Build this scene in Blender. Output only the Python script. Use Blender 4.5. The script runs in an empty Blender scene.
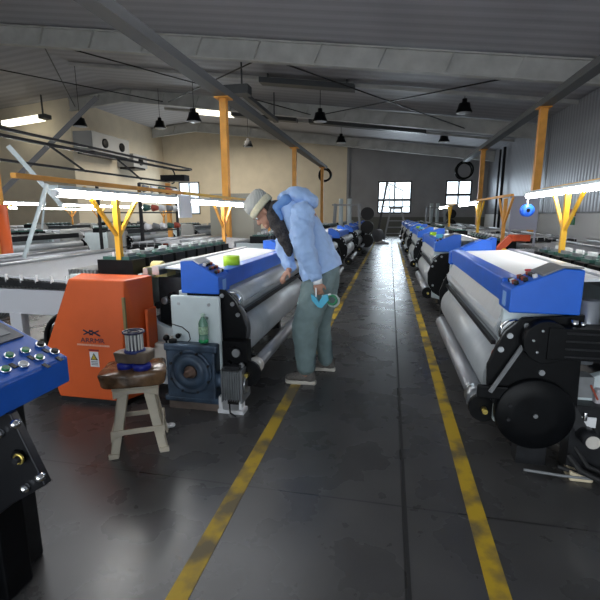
import bpy, bmesh, math, random
from mathutils import Vector, Matrix
random.seed(7)
C = bpy.context.scene.collection
R = math.radians
# ------------------------------------------------------------ camera
F = 430.0; TH = R(11.2); YAW = R(11.6); H = 1.45
fw = Vector((-math.sin(YAW)*math.cos(TH), math.cos(YAW)*math.cos(TH), -math.sin(TH)))
rt = Vector((math.cos(YAW), math.sin(YAW), 0))
up = rt.cross(fw)
cd = bpy.data.cameras.new('camera'); cam = bpy.data.objects.new('camera', cd); C.objects.link(cam)
cd.sensor_width = 36; cd.lens = 36*F/600; cd.clip_start = .02; cd.clip_end = 200
cam.matrix_world = Matrix(((rt.x, up.x, -fw.x, 0), (rt.y, up.y, -fw.y, 0), (rt.z, up.z, -fw.z, H), (0, 0, 0, 1)))
bpy.context.scene.camera = cam
def at(u, v, Y=None, Z=None, X=None):
    r = fw + rt*((u-300)/F) + up*((300-v)/F)
    t = Y/r.y if Y is not None else ((Z-H)/r.z if Z is not None else X/r.x)
    return Vector((r.x*t, r.y*t, H+r.z*t))
# ------------------------------------------------------------ materials
M = {}
def mat(name, col, rough=.5, metal=0, var=0, scale=8, bump=0, emit=0, alpha=1, trans=0, ecol=None, stretch=(1, 1, 1)):
    if name in M: return M[name]
    m = bpy.data.materials.new(name); m.use_nodes = True; nt = m.node_tree; b = nt.nodes['Principled BSDF']
    b.inputs['Base Color'].default_value = (*col, 1); b.inputs['Roughness'].default_value = rough
    b.inputs['Metallic'].default_value = metal; b.inputs['Transmission Weight'].default_value = trans
    if emit:
        b.inputs['Emission Color'].default_value = (*(ecol or col), 1); b.inputs['Emission Strength'].default_value = emit
    if var or bump:
        tc = nt.nodes.new('ShaderNodeTexCoord'); mp = nt.nodes.new('ShaderNodeMapping'); mp.inputs['Scale'].default_value = stretch
        nz = nt.nodes.new('ShaderNodeTexNoise'); nz.inputs['Scale'].default_value = scale; nz.inputs['Detail'].default_value = 5
        nt.links.new(tc.outputs['Object'], mp.inputs[0]); nt.links.new(mp.outputs[0], nz.inputs['Vector'])
        if var:
            rp = nt.nodes.new('ShaderNodeValToRGB')
            rp.color_ramp.elements[0].position = .3; rp.color_ramp.elements[1].position = .7
            rp.color_ramp.elements[0].color = (*[c*(1-var) for c in col], 1); rp.color_ramp.elements[1].color = (*[min(1, c*(1+var)) for c in col], 1)
            nt.links.new(nz.outputs['Fac'], rp.inputs[0]); nt.links.new(rp.outputs[0], b.inputs['Base Color'])
        if bump:
            bp = nt.nodes.new('ShaderNodeBump'); bp.inputs['Strength'].default_value = bump; bp.inputs['Distance'].default_value = .01
            nt.links.new(nz.outputs['Fac'], bp.inputs['Height']); nt.links.new(bp.outputs[0], b.inputs['Normal'])
    M[name] = m; return m
def stripes(name, c1, c2, axis, per, rough=.4, metal=0, bump=.5, duty=.5):
    m = bpy.data.materials.new(name); m.use_nodes = True; nt = m.node_tree; b = nt.nodes['Principled BSDF']
    tc = nt.nodes.new('ShaderNodeTexCoord'); sp = nt.nodes.new('ShaderNodeSeparateXYZ'); nt.links.new(tc.outputs['Object'], sp.inputs[0])
    mo = nt.nodes.new('ShaderNodeMath'); mo.operation = 'PINGPONG'; mo.inputs[1].default_value = per/2
    nt.links.new(sp.outputs[axis], mo.inputs[0])
    dv = nt.nodes.new('ShaderNodeMath'); dv.operation = 'DIVIDE'; dv.inputs[1].default_value = per/2; nt.links.new(mo.outputs[0], dv.inputs[0])
    rp = nt.nodes.new('ShaderNodeValToRGB'); rp.color_ramp.elements[0].position = duty-.1; rp.color_ramp.elements[1].position = duty+.1
    rp.color_ramp.elements[0].color = (*c1, 1); rp.color_ramp.elements[1].color = (*c2, 1)
    nt.links.new(dv.outputs[0], rp.inputs[0]); nt.links.new(rp.outputs[0], b.inputs['Base Color'])
    if bump:
        bp = nt.nodes.new('ShaderNodeBump'); bp.inputs['Strength'].default_value = bump; bp.inputs['Distance'].default_value = .02
        nt.links.new(dv.outputs[0], bp.inputs['Height']); nt.links.new(bp.outputs[0], b.inputs['Normal'])
    b.inputs['Roughness'].default_value = rough; b.inputs['Metallic'].default_value = metal
    M[name] = m; return m
blue = mat('blue_paint', (.014, .135, .68), .38, var=.06)
blue2 = mat('blue_label', (.25, .45, .85), .5)
white = mat('white_paint', (.58, .66, .68), .4, var=.05)
cream = mat('cream_metal', (.60, .57, .52), .5, var=.1)
black = mat('black_paint', (.004, .0045, .0055), .42, var=.3, scale=20)
black.node_tree.nodes['Principled BSDF'].inputs['Specular IOR Level'].default_value = .15
dark = mat('dark_metal', (.016, .017, .02), .42, .3, var=.4, scale=14)
steel = mat('steel', (.42, .44, .46), .3, .9, var=.1)
chrome = mat('chrome', (.7, .72, .74), .15, 1)
grey = mat('grey_paint', (.2, .21, .22), .5, var=.2)
orange = mat('orange_paint', (.72, .12, .025), .38, var=.08, scale=3)
postor = mat('orange_post_paint', (.75, .34, .06), .5, var=.15, scale=4)
postye = mat('yellow_post_paint', (.85, .47, .03), .45, var=.1, scale=4)
redor = mat('red_orange_paint', (.6, .09, .03), .5)
cloth = mat('grey_fabric', (.44, .47, .49), .42, .25, var=.06, scale=3, stretch=(1, 6, 1))
bcloth = mat('white_fabric', (.85, .88, .9), .8)
yarn = stripes('warp_yarn', (.30, .31, .33), (.62, .63, .65), 1, .05, .45, .2, .4)
cored = mat('red_core', (.35, .06, .03), .5)
rubber = mat('rubber', (.012, .012, .013), .7)
teal = mat('teal_plastic', (.035, .11, .09), .4)
green = mat('green_plastic', (.01, .2, .08), .3)
gearblue = mat('gearbox_paint', (.045, .075, .12), .42, .2, var=.5, scale=9, bump=.3)
brass = mat('brass', (.7, .55, .15), .3, .9)
tubem = mat('tube_light', (1, .98, .95), .5, emit=22, ecol=(1, .97, .94))
plastic = mat('stool_plastic', (.62, .56, .44), .5, var=.12, scale=9)
brown = mat('taped_cardboard', (.16, .09, .045), .18, var=.6, scale=16, bump=.6)
paper = mat('paper', (.75, .76, .78), .7)
skin = mat('skin', (.42, .22, .15), .55)
jacketm = mat('jacket_cloth', (.34, .50, .80), .65, var=.06, scale=16, bump=.5)
trousm = mat('trouser_cloth', (.16, .225, .23), .75, var=.12, scale=14, bump=.3)
shoem = mat('shoe_mesh', (.12, .11, .10), .8, var=.3, scale=60)
solem = mat('sole_foam', (.55, .52, .46), .7)
furm = mat('dark_lining', (.05, .045, .045), .95, var=.5, scale=60, bump=.8)
capm = stripes('knit_cap', (.42, .43, .40), (.62, .62, .58), 0, .012, .9, 0, .4)
capband = mat('cap_band', (.62, .58, .42), .9, var=.1, scale=60)
# ------------------------------------------------------------ mesh builder
class MB:
    def __init__(s): s.b = bmesh.new(); s.ms = []; s.i = 0
    def use(s, m):
        if m not in s.ms: s.ms.append(m)
        s.i = s.ms.index(m); return s
    def _fin(s, vs, smooth=False):
        fs = set()
        for v in vs: fs.update(v.link_faces)
        for f in fs: f.material_index = s.i; f.smooth = smooth
    def box(s, x0, x1, y0, y1, z0, z1):
        if x0 > x1: x0, x1 = x1, x0
        v = [s.b.verts.new((x, y, z)) for z in (z0, z1) for x, y in ((x0, y0), (x1, y0), (x1, y1), (x0, y1))]
        for q in ((3, 2, 1, 0), (4, 5, 6, 7), (0, 1, 5, 4), (1, 2, 6, 5), (2, 3, 7, 6), (3, 0, 4, 7)): s.b.faces.new([v[k] for k in q])
        s._fin(v); return s
    def hexa(s, pts):
        v = [s.b.verts.new(p) for p in pts]
        for q in ((3, 2, 1, 0), (4, 5, 6, 7), (0, 1, 5, 4), (1, 2, 6, 5), (2, 3, 7, 6), (3, 0, 4, 7)): s.b.faces.new([v[k] for k in q])
        s._fin(v); return s
    def bar(s, p, q, w, h=None):      # square bar from p to q
        p, q = Vector(p), Vector(q); h = h or w; d = (q-p).normalized()
        a = d.cross(Vector((0, 0, 1)) if abs(d.z) < .95 else Vector((0, 1, 0))).normalized(); b = a.cross(d).normalized()
        P = [e + a*i*w/2 + b*j*h/2 for e in (p, q) for i, j in ((-1, -1), (1, -1), (1, 1), (-1, 1))]
        v = [s.b.verts.new(x) for x in P]
        for k in ((3, 2, 1, 0), (4, 5, 6, 7), (0, 1, 5, 4), (1, 2, 6, 5), (2, 3, 7, 6), (3, 0, 4, 7)): s.b.faces.new([v[j] for j in k])
        s._fin(v); return s
    def cyl(s, p, q, r, r2=None, n=20, cap=True):
        p, q = Vector(p), Vector(q); r2 = r if r2 is None else r2; d = (q-p).normalized()
        a = d.cross(Vector((0, 0, 1)) if abs(d.z) < .95 else Vector((0, 1, 0))).normalized(); b = a.cross(d).normalized()
        A = [s.b.verts.new(p+(a*math.cos(t)+b*math.sin(t))*r) for t in [2*math.pi*k/n for k in range(n)]]
        B = [s.b.verts.new(q+(a*math.cos(t)+b*math.sin(t))*r2) for t in [2*math.pi*k/n for k in range(n)]]
        for k in range(n):
            f = s.b.faces.new((A[k], A[(k+1) % n], B[(k+1) % n], B[k])); f.material_index = s.i; f.smooth = n > 8
        if cap:
            for L in (A[::-1], B):
                f = s.b.faces.new(L); f.material_index = s.i
        return s
    def pipe(s, pts, r, n=10):
        for a, b in zip(pts, pts[1:]): s.cyl(a, b, r, n=n)
        for p in pts[1:-1]: s.ball(p, r, n=8)
        return s
    def ball(s, p, r, sc=(1, 1, 1), n=14, rot=None):
        m = Matrix.Translation(Vector(p)) @ (rot.to_4x4() if rot else Matrix()) @ Matrix.Diagonal((r*sc[0], r*sc[1], r*sc[2], 1))
        g = bmesh.ops.create_uvsphere(s.b, u_segments=n, v_segments=max(6, n//2+1), radius=1, matrix=m); s._fin(g['verts'], True); return s
    def prism(s, poly, y0, y1, ax='y'):   # poly in (x,z), extruded along y ; or ax='x' poly in (y,z); 'z' poly in (x,y)
        def P(a, b, c): return (a, c, b) if ax == 'y' else ((c, a, b) if ax == 'x' else (a, b, c))
        A = [s.b.verts.new(P(a, b, y0)) for a, b in poly]; B = [s.b.verts.new(P(a, b, y1)) for a, b in poly]; n = len(poly)
        for k in range(n): s.b.faces.new((A[k], A[(k+1) % n], B[(k+1) % n], B[k]))
        s.b.faces.new(A[::-1]); s.b.faces.new(B); s._fin(A+B); return s
    def lathe(s, o, prof, n=20, axis='z'):
        o = Vector(o); rings = []
        for r, h in prof:
            ring = []
            for k in range(n):
                t = 2*math.pi*k/n; c, d = r*math.cos(t), r*math.sin(t)
                ring.append(s.b.verts.new(o+Vector({'z': (c, d, h), 'y': (c, h, d), 'x': (h, c, d)}[axis])))
            rings.append(ring)
        for A, B in zip(rings, rings[1:]):
            for k in range(n):
                f = s.b.faces.new((A[k], A[(k+1) % n], B[(k+1) % n], B[k])); f.smooth = True; f.material_index = s.i
        for L in (rings[0], rings[-1]):
            f = s.b.faces.new(L); f.material_index = s.i
        return s
    def torus(s, o, R_, r, axis='y', n=28, k=8, a0=0, a1=360):
        o = Vector(o); rings = []; full = a1-a0 >= 360; cnt = n if full else n+1
        for i in range(cnt):
            t = R(a0+(a1-a0)*i/n); ring = []
            for j in range(k):
                w = 2*math.pi*j/k; rr = R_+r*math.cos(w); h = r*math.sin(w); c, d = rr*math.cos(t), rr*math.sin(t)
                ring.append(s.b.verts.new(o+Vector({'z': (c, d, h), 'y': (c, h, d), 'x': (h, c, d)}[axis])))
            rings.append(ring)
        for i in range(n):
            A, B = rings[i], rings[(i+1) % cnt]
            for j in range(k):
                f = s.b.faces.new((A[j], A[(j+1) % k], B[(j+1) % k], B[j])); f.smooth = True; f.material_index = s.i
        return s
    def build(s, name, m=None, parent=None, bevel=0, loc=None, rz=0, mods=()):
        bmesh.ops.recalc_face_normals(s.b, faces=s.b.faces)
        me = bpy.data.meshes.new(name); s.b.to_mesh(me); s.b.free()
        for x in (s.ms or [m]): me.materials.append(x)
        if m and s.ms:
            pass
        o = bpy.data.objects.new(name, me); C.objects.link(o); o.parent = parent
        if loc: o.location = loc
        o.rotation_euler.z = rz
        if bevel:
            b = o.modifiers.new('bevel', 'BEVEL'); b.width = bevel; b.segments = 2; b.limit_method = 'ANGLE'; b.angle_limit = R(40)
        return o
def tag(o, label=None, cat=None, group=None, kind=None):
    for k, v in (('label', label), ('category', cat), ('group', group), ('kind', kind)):
        if v: o[k] = v
    return o
def empty(name, loc=(0, 0, 0), rz=0, **k):
    o = bpy.data.objects.new(name, None); C.objects.link(o); o.location = loc; o.rotation_euler.z = rz; return tag(o, **k)
def copy_tree(o, parent=None):
    c = o.copy(); C.objects.link(c); c.parent = parent
    for k in ('label', 'group'):
        if parent is None and k in c: pass
    for ch in [x for x in bpy.data.objects if x.parent == o]: copy_tree(ch, c)
    return c
def kids(o):
    return [x for x in bpy.data.objects if x.parent == o]
def dup(o, loc, label, rz=None, drop=()):
    def rec(a, p):
        c = a.copy(); C.objects.link(c); c.parent = p
        for ch in kids(a):
            if ch.name.split('.')[0] in drop: continue
            rec(ch, c)
        return c
    c = rec(o, None); c.location = loc; c['label'] = label
    if rz is not None: c.rotation_euler.z = rz
    return c
def struct(name, mb, m=None, **k): return tag(mb.build(name, m, **k), kind='structure')

# ------------------------------------------------------------ the hall
XR, XL, XLL, YF, YB = 6.4, -17.4, -24.0, 32.0, -7.0
def zr(x): return 5.45+.125*(6.4-x) if x > -14 else 8.0-.09*(-14-x)     # roof height over x
fm = bpy.data.materials.new('concrete_floor'); fm.use_nodes = True; nt = fm.node_tree; b = nt.nodes['Principled BSDF']
def N(t, **k):
    n = nt.nodes.new(t)
    for a, v in k.items(): setattr(n, a, v)
    return n
tc = N('ShaderNodeTexCoord'); n1 = N('ShaderNodeTexNoise'); n1.inputs['Scale'].default_value = .9; n1.inputs['Detail'].default_value = 8
n2 = N('ShaderNodeTexNoise'); n2.inputs['Scale'].default_value = 3.5; n2.inputs['Detail'].default_value = 8
nt.links.new(tc.outputs['Object'], n1.inputs['Vector']); nt.links.new(tc.outputs['Object'], n2.inputs['Vector'])
rp = N('ShaderNodeValToRGB'); rp.color_ramp.elements[0].position = .3; rp.color_ramp.elements[1].position = .72
rp.color_ramp.elements[0].color = (.045, .045, .046, 1); rp.color_ramp.elements[1].color = (.10, .097, .095, 1)
mx = N('ShaderNodeMath', operation='MULTIPLY_ADD'); mx.inputs[1].default_value = .35; nt.links.new(n2.outputs['Fac'], mx.inputs[0])
ms = N('ShaderNodeMath', operation='MULTIPLY'); ms.inputs[1].default_value = .65; nt.links.new(n1.outputs['Fac'], ms.inputs[0]); nt.links.new(ms.outputs[0], mx.inputs[2])
nt.links.new(mx.outputs[0], rp.inputs[0])
br = N('ShaderNodeTexBrick'); br.offset = 0; br.inputs['Scale'].default_value = 1; br.inputs['Brick Width'].default_value = 3.2
br.inputs['Row Height'].default_value = 2.4; br.inputs['Mortar Size'].default_value = .006; br.inputs['Mortar Smooth'].default_value = .3
br.inputs['Color1'].default_value = br.inputs['Color2'].default_value = (1, 1, 1, 1); br.inputs['Mortar'].default_value = (.35, .35, .35, 1)
mp = N('ShaderNodeMapping'); mp.inputs['Location'].default_value = (-.12, .4, 0); nt.links.new(tc.outputs['Object'], mp.inputs[0]); nt.links.new(mp.outputs[0], br.inputs['Vector'])
mm = N('ShaderNodeMix', data_type='RGBA', blend_type='MULTIPLY'); mm.inputs[0].default_value = 1
nt.links.new(rp.outputs[0], mm.inputs[6]); nt.links.new(br.outputs['Color'], mm.inputs[7]); nt.links.new(mm.outputs[2], b.inputs['Base Color'])
rr = N('ShaderNodeMapRange'); rr.inputs[1].default_value = .3; rr.inputs[2].default_value = .7; rr.inputs[3].default_value = .24; rr.inputs[4].default_value = .32
nt.links.new(n2.outputs['Fac'], rr.inputs[0]); nt.links.new(rr.outputs[0], b.inputs['Roughness'])
bp = N('ShaderNodeBump'); bp.inputs['Strength'].default_value = .03; bp.inputs['Distance'].default_value = .01; nt.links.new(n2.outputs['Fac'], bp.inputs['Height'])
struct('floor', MB().box(XLL, XR, YB, YF, -.1, 0), fm)
# worn painted lane lines
ym = bpy.data.materials.new('worn_yellow_line'); ym.use_nodes = True; nt = ym.node_tree; b = nt.nodes['Principled BSDF']
tc = N('ShaderNodeTexCoord'); n2 = N('ShaderNodeTexNoise'); n2.inputs['Scale'].default_value = 5; n2.inputs['Detail'].default_value = 8
nt.links.new(tc.outputs['Object'], n2.inputs['Vector']); rp = N('ShaderNodeValToRGB')
rp.color_ramp.elements[0].position = .40; rp.color_ramp.elements[1].position = .56
rp.color_ramp.elements[0].color = (.16, .12, .05, 1); rp.color_ramp.elements[1].color = (.55, .36, .015, 1)
nt.links.new(n2.outputs['Fac'], rp.inputs[0]); nt.links.new(rp.outputs[0], b.inputs['Base Color']); b.inputs['Roughness'].default_value = .6
for k, (x, w) in enumerate(((-.745, .085), (.475, .085))):
    struct('trim_%d' % (k+1), MB().box(x-w/2, x+w/2, YB, 24, 0, .003), ym)
seam = mat('floor_joint', (.02, .02, .02), .8)
struct('trim_3', MB().box(.125, .14, YB, 31, 0, .002), seam)

wallcream = mat('cream_plaster', (.74, .66, .52), .8, var=.05, scale=1.5)
wallgrey = mat('grey_panel', (.30, .30, .31), .7, var=.08, scale=1)
wallwhite = mat('white_wall_base', (.8, .82, .84), .7)
corr = stripes('corrugated_sheet', (.30, .31, .34), (.40, .41, .45), 1, .25, .38, .35, .8)
ceilm = stripes('roof_lining', (.40, .40, .43), (.47, .47, .50), 1, .5, .6, 0, .3)
beamm = mat('rafter_paint', (.50, .50, .48), .6, var=.15, scale=2)

def wall_far():
    m = MB(); holes = [(-16.2, -14.5, 1.5, 3.95), (-.9, 1.42, 1.55, 3.78), (3.7, 5.4, 2.1, 3.78)]
    split = -3.05; xs = [XL]+[e for h in holes for e in h[:2]]+[XR]
    def seg(x0, x1, z0, z1):
        for a, c, mm_ in ((x0, min(x1, split), wallcream), (max(x0, split), x1, wallgrey)):
            if c-a > .001: m.use(mm_).box(a, c, YF+(0 if mm_ is wallcream else .0), YF+.2, z0, z1)
    for i in range(len(xs)-1):
        if i % 2 == 0: seg(xs[i], xs[i+1], 0, 5.3)
        else:
            h = holes[i//2]; seg(h[0], h[1], 0, h[2]); seg(h[0], h[1], h[3], 5.3)
    m.use(wallcream).prism([(XL, 5.3), (split, 5.3), (split, zr(split)), (-14, zr(-14)), (XL, zr(XL))], YF, YF+.2)
    m.use(wallgrey).prism([(split, 5.3), (XR, 5.3), (XR, zr(XR)), (split, zr(split))], YF, YF+.2)
    m.use(wallgrey).box(split-.08, split+.08, YF-.12, YF, 0, 6.55)
    m.use(mat('wall_base_dark', (.13, .135, .12), .8)).box(split+.1, XR, YF-.04, YF, 0, 1.3)
    struct('wall_far', m)
    frame = mat('window_frame', (.03, .03, .035), .5)
    glass = bpy.data.materials.new('window_glass'); glass.use_nodes = True; g = glass.node_tree
    g.nodes.remove(g.nodes['Principled BSDF']); t_ = g.nodes.new('ShaderNodeBsdfTransparent'); t_.inputs[0].default_value = (.93, .97, 1, 1)
    gl = g.nodes.new('ShaderNodeBsdfGlossy'); gl.inputs['Roughness'].default_value = .05; mi = g.nodes.new('ShaderNodeMixShader'); mi.inputs[0].default_value = .06
    g.links.new(t_.outputs[0], mi.inputs[1]); g.links.new(gl.outputs[0], mi.inputs[2]); g.links.new(mi.outputs[0], g.nodes['Material Output'].inputs[0])
    for k, (x0, x1, z0, z1) in enumerate(holes):
        m = MB(); t = .09
        m.box(x0, x0+t, YF-.03, YF+.1, z0, z1).box(x1-t, x1, YF-.03, YF+.1, z0, z1).box(x0+t, x1-t, YF-.03, YF+.1, z0, z0+t).box(x0+t, x1-t, YF-.03, YF+.1, z1-t, z1)
        xc = (x0+x1)/2; zc = z0+(z1-z0)*.42
        m.box(xc-.05, xc+.05, YF-.02, YF+.08, z0+t, z1-t).box(x0+t, x1-t, YF-.025, YF+.09, zc-.08, zc+.08)
        if k == 1: m.box(x0+t, x1-t, YF-.02, YF+.08, zc-.5, zc-.44)
        w = struct('window_%d' % (k+1), m, frame)
        MB().box(x0+t, x1-t, YF+.03, YF+.04, z0+t, z1-t).build('window_pane', glass, w)
wall_far()
struct('wall_right', MB().use(corr).box(XR, XR+.2, YB, YF, 1.5, zr(XR)).use(wallwhite).box(XR-.03, XR+.2, YB, YF, 0, 1.5))
struct('trim_4', MB().box(XR-.06, XR, YB, YF, 1.5, 1.56), grey)
struct('wall_left', MB().box(XL-.2, XL, 22, YF, 0, zr(XL)+.02).box(XLL, XL-.2, 22, 22.2, 0, zr(XL)), wallcream)
struct('wall_left_side', MB().box(XLL-.2, XLL, YB, 22.2, 0, 7.3), wallcream)
m = MB()
m.prism([(XR+.2, zr(XR)), (-14, zr(-14)), (-14, zr(-14)+.15), (XR+.2, zr(XR)+.15)], YB, YF+.2)
m.prism([(-14, zr(-14)), (XLL-.2, zr(XLL)), (XLL-.2, zr(XLL)+.15), (-14, zr(-14)+.15)], YB, YF+.2)
struct('ceiling', m, ceilm)
# back wall, out of view, with a wide opening added to let light in
struct('wall_back', MB().box(XLL, -8, YB-.2, YB, 0, 7).box(4, XR, YB-.2, YB, 0, 6).box(-8, 4, YB-.2, YB, 4.2, 6.2), wallcream)
# rafters: welded I beams with stiffeners, following the roof
def rafter(y, n):
    m = MB()
    for x0, x1 in ((XR, -14), (-14, XL if y > 22 else XLL)):
        for off, th, wd in ((-.04, .04, .12), (-.62, .04, .12)):
            m.hexa([(x0, y-wd, zr(x0)+off-th), (x1, y-wd, zr(x1)+off-th), (x1, y+wd, zr(x1)+off-th), (x0, y+wd, zr(x0)+off-th),
                    (x0, y-wd, zr(x0)+off), (x1, y-wd, zr(x1)+off), (x1, y+wd, zr(x1)+off), (x0, y+wd, zr(x0)+off)])
        m.hexa([(x0, y-.015, zr(x0)-.62), (x1, y-.015, zr(x1)-.62), (x1, y+.015, zr(x1)-.62), (x0, y+.015, zr(x0)-.62),
                (x0, y-.015, zr(x0)-.06), (x1, y-.015, zr(x1)-.06), (x1, y+.015, zr(x1)-.06), (x0, y+.015, zr(x0)-.06)])
    x = 5.4
    while x > -16:
        z = zr(x); m.bar((x, y-.09, z-.06), (x-.25, y-.09, z-.62), .1, .03); x -= 1.9
    struct('trim_%d' % n, m, beamm)
for k, y in enumerate((30.6, 22.1, 14, 6)): rafter(y, 5+k)
for k, y in enumerate((26.3, 18, 10)):     # purlin line and ridge
    m = MB()
    x0, x1 = XR, -14
    m.hexa([(x0, y-.05, zr(x0)-.14), (x1, y-.05, zr(x1)-.14), (x1, y+.05, zr(x1)-.14), (x0, y+.05, zr(x0)-.14),
            (x0, y-.05, zr(x0)-.01), (x1, y-.05, zr(x1)-.01), (x1, y+.05, zr(x1)-.01), (x0, y+.05, zr(x0)-.01)])
    struct('trim_%d' % (9+k), m, beamm)
m = MB()
for a, c in (((-3.8, 14.2), (3.2, 22)), ((3.4, 14.2), (-3.6, 22)), ((-11.5, 14.2), (-4, 22)), ((-4.2, 14.2), (-11.5, 22)), ((-17, 14.2), (-11.8, 22)), ((-12, 14.2), (-17, 22))):
    m.cyl((a[0], a[1], zr(a[0])-.5), (c[0], c[1], zr(c[0])-.5), .025, n=6)
struct('trim_12', m, dark)
# wall pipes near the right wall corner
struct('trim_13', MB().cyl((6.2, 27.2, 0), (6.2, 27.2, 5.2), .08, n=10).cyl((6.2, 28.2, 0), (6.2, 28.2, 5.2), .06, n=10).cyl((6.25, 20.9, 0), (6.25, 20.9, 5.3), .07, n=10), dark)

# dark louvre strips under the roof, the left ones letting daylight in
glow = mat('skylight_panel', (1, .95, .8), .5, emit=1.4, ecol=(1, .95, .76))
sheen = mat('strip_housing', (.06, .065, .07), .5)
def strip(x0, x1, y, gx0=None, gx1=None, drop=.28, label=''):
    m = MB(); h = .22
    m.hexa([(x0, y-.25, zr(x0)-drop-.1), (x1, y-.25, zr(x1)-drop-.1), (x1, y+.25, zr(x1)-drop-.1), (x0, y+.25, zr(x0)-drop-.1),
            (x0, y-.25, zr(x0)-drop+.1), (x1, y-.25, zr(x1)-drop+.1), (x1, y+.25, zr(x1)-drop+.1), (x0, y+.25, zr(x0)-drop+.1)])
    for x in (x0+.3, x1-.3): m.box(x-.03, x+.03, y-.03, y+.03, zr(x)-drop+.05, zr(x)+.02)
    o = tag(m.build('ceiling_strip', sheen), label, 'roof fixture', 'dark strips hung below the roof')
    if gx0 is not None:
        g = MB().hexa([(gx0, y-.27, zr(gx0)-drop-.13), (gx1, y-.27, zr(gx1)-drop-.13), (gx1, y+.27, zr(gx1)-drop-.13), (gx0, y+.27, zr(gx0)-drop-.13),
            (gx0, y-.27, zr(gx0)-drop+.09), (gx1, y-.27, zr(gx1)-drop+.09), (gx1, y+.27, zr(gx1)-drop+.09), (gx0, y+.27, zr(gx0)-drop+.09)])
        tag(g.build('light_panel', glow, o), 'glowing pale yellow daylight panel')
strip(-11.6, -5.3, 25, -11.3, -9.1, label='dark roof strip with a glowing left end, behind the nearest orange column')
strip(-4.6, 1.7, 25, label='plain dark roof strip over the middle of the aisle, in front of the far grey wall')
strip(-5.2, -1.5, 17.6, label='short dark roof strip nearest the camera, at the upper edge of the photo')
strip(-23, -17.9, 21, -20.6, -18.3, drop=1.1, label='dark roof strip with a glowing right end at the far left of the roof')

# pendant lamps
def pendant(x, y, z, label, first=[None]):
    if first[0] is None:
        t = empty('pendant_lamp', (x, y, z), label=label, cat='lamp', group='black bell pendant lamps')
        MB().lathe((0, 0, 0), [(.30, 0), (.31, .03), (.24, .16), (.20, .34), (.10, .36), (.09, .50)], 20).build('lamp_shade', black, t)
        MB().lathe((0, 0, 0), [(.27, -.01), (.15, -.04), (.02, -.05)], 16).build('lens', mat('lens', (.6, .62, .65), .3), t)
        MB().cyl((0, 0, .5), (0, 0, 2.2), .012, n=6).build('cord', black, t)
        first[0] = t
    else:
        t = dup(first[0], (x, y, z), label)
        for c in kids(t):
            if c.name.startswith('cord'): pass
    for c in kids(t):
        if c.name.startswith('cord'): c.scale.z = 1; c.scale = (1, 1, max(.1, (zr(x)-z-.0)/2.2)); c.location.z = 0
    return t
P = [(194, 119, 17.5, 'pendant lamp over the left machines, left of the nearest orange column'),
     (160, 126, 21.5, 'small pendant lamp left of the column, near the left wall corner'),
     (248, 145, 27.0, 'small pendant lamp in front of the cream far wall, right of the tall column'),
     (320, 119, 18.5, 'pendant lamp above the aisle in front of the middle roof strip'),
     (341, 141, 26.5, 'small pendant lamp hanging at the joint of cream and grey far walls'),
     (464, 110, 18.5, 'largest pendant lamp, at the right before the far rafters'),
     (444, 140, 26.5, 'small pendant lamp over the right machine row, before the grey far wall'),
     (80, 124, 18.0, 'pendant lamp at the far left by the dark rafter joint')]
for u, v, y, lab in P:
    p = at(u, v, Y=y); pendant(p.x, p.y, p.z-.1, lab)

# AC / duct boxes on left wall
def duct(y0, y1, z0, z1, label, fans):
    t = empty('air_unit', (XL+.6, (y0+y1)/2, z0), label=label, cat='air unit'); c = (y0+y1)/2
    MB().box(-.6, .6, y0-c, y1-c, 0, z1-z0).build('casing', mat('unit_casing', (.40, .41, .42), .6), t, bevel=.02)
    for f in fans:
        MB().lathe((.6, f-c, (z1-z0)*.5), [(.26, 0), (.26, .05), (.2, .06), (.05, .07)], 16, 'x').build('fan', black, t)
    MB().box(-.55, .55, y0-c+.2, y1-c-.2, -.12, 0).build('bracket', dark, t)
duct(22.1, 25.6, 4.95, 6.0, 'long pale air unit with round fans high on the left wall', (23.2, 24.8))
duct(26.0, 27.6, 4.5, 5.3, 'small pale air unit beside the long one on the left wall', (26.8,))

# overhead trays along the aisle with hose coils at their ends
def tray(x, z, y0, y1, label):
    m = MB()
    m.box(x-.14, x+.14, y0, y1, z, z+.03).box(x-.14, x-.11, y0, y1, z+.03, z+.16).box(x+.11, x+.14, y0, y1, z+.03, z+.16)
    t = tag(m.build('cable_tray', mat('tray_metal', (.10, .105, .11), .5, .3)), label, 'cable tray')
    return t
tray(-3.75, 4.02, 3.5, 25.4, 'dark overhead tray running above the left machine row to a hose coil')
tray(3.85, 4.22, 3.0, 25.4, 'dark overhead tray above the right machine row ending at a coil')
for x, z, lab, q, rr_ in ((-3.75, 4.02, 'black hose coil hanging from the end of the left overhead tray', 25.42, .34), (3.85, 4.22, 'black hose coil hanging from the end of the right overhead tray', 25.42, .44)):
    m = MB(); m.torus((x, q, z-rr_+.05), rr_, .05).torus((x+.04, q+.08, z-rr_+.03), rr_*.94, .045).torus((x-.05, q+.13, z-rr_), rr_*.97, .04).cyl((x, q-.1, z), (x, q+.2, z), .04)
    tag(m.build('hose_coil', black), lab, 'hose coil', 'hose coils on the trays')
m = MB(); m.box(-5.5, -5.3, 15.5, 20.8, 5.7, 5.85)
for y in (15.9, 20.4): m.bar((-5.4, y, 5.8), (-5.4, y, zr(-5.4)), .05)
m.box(-5.9, -5, 15.3, 15.8, 5.6, 5.9)
tag(m.build('duct_bar', sheen), 'short dark bar hung beside the upper end of the left tray', 'roof fixture')

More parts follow.
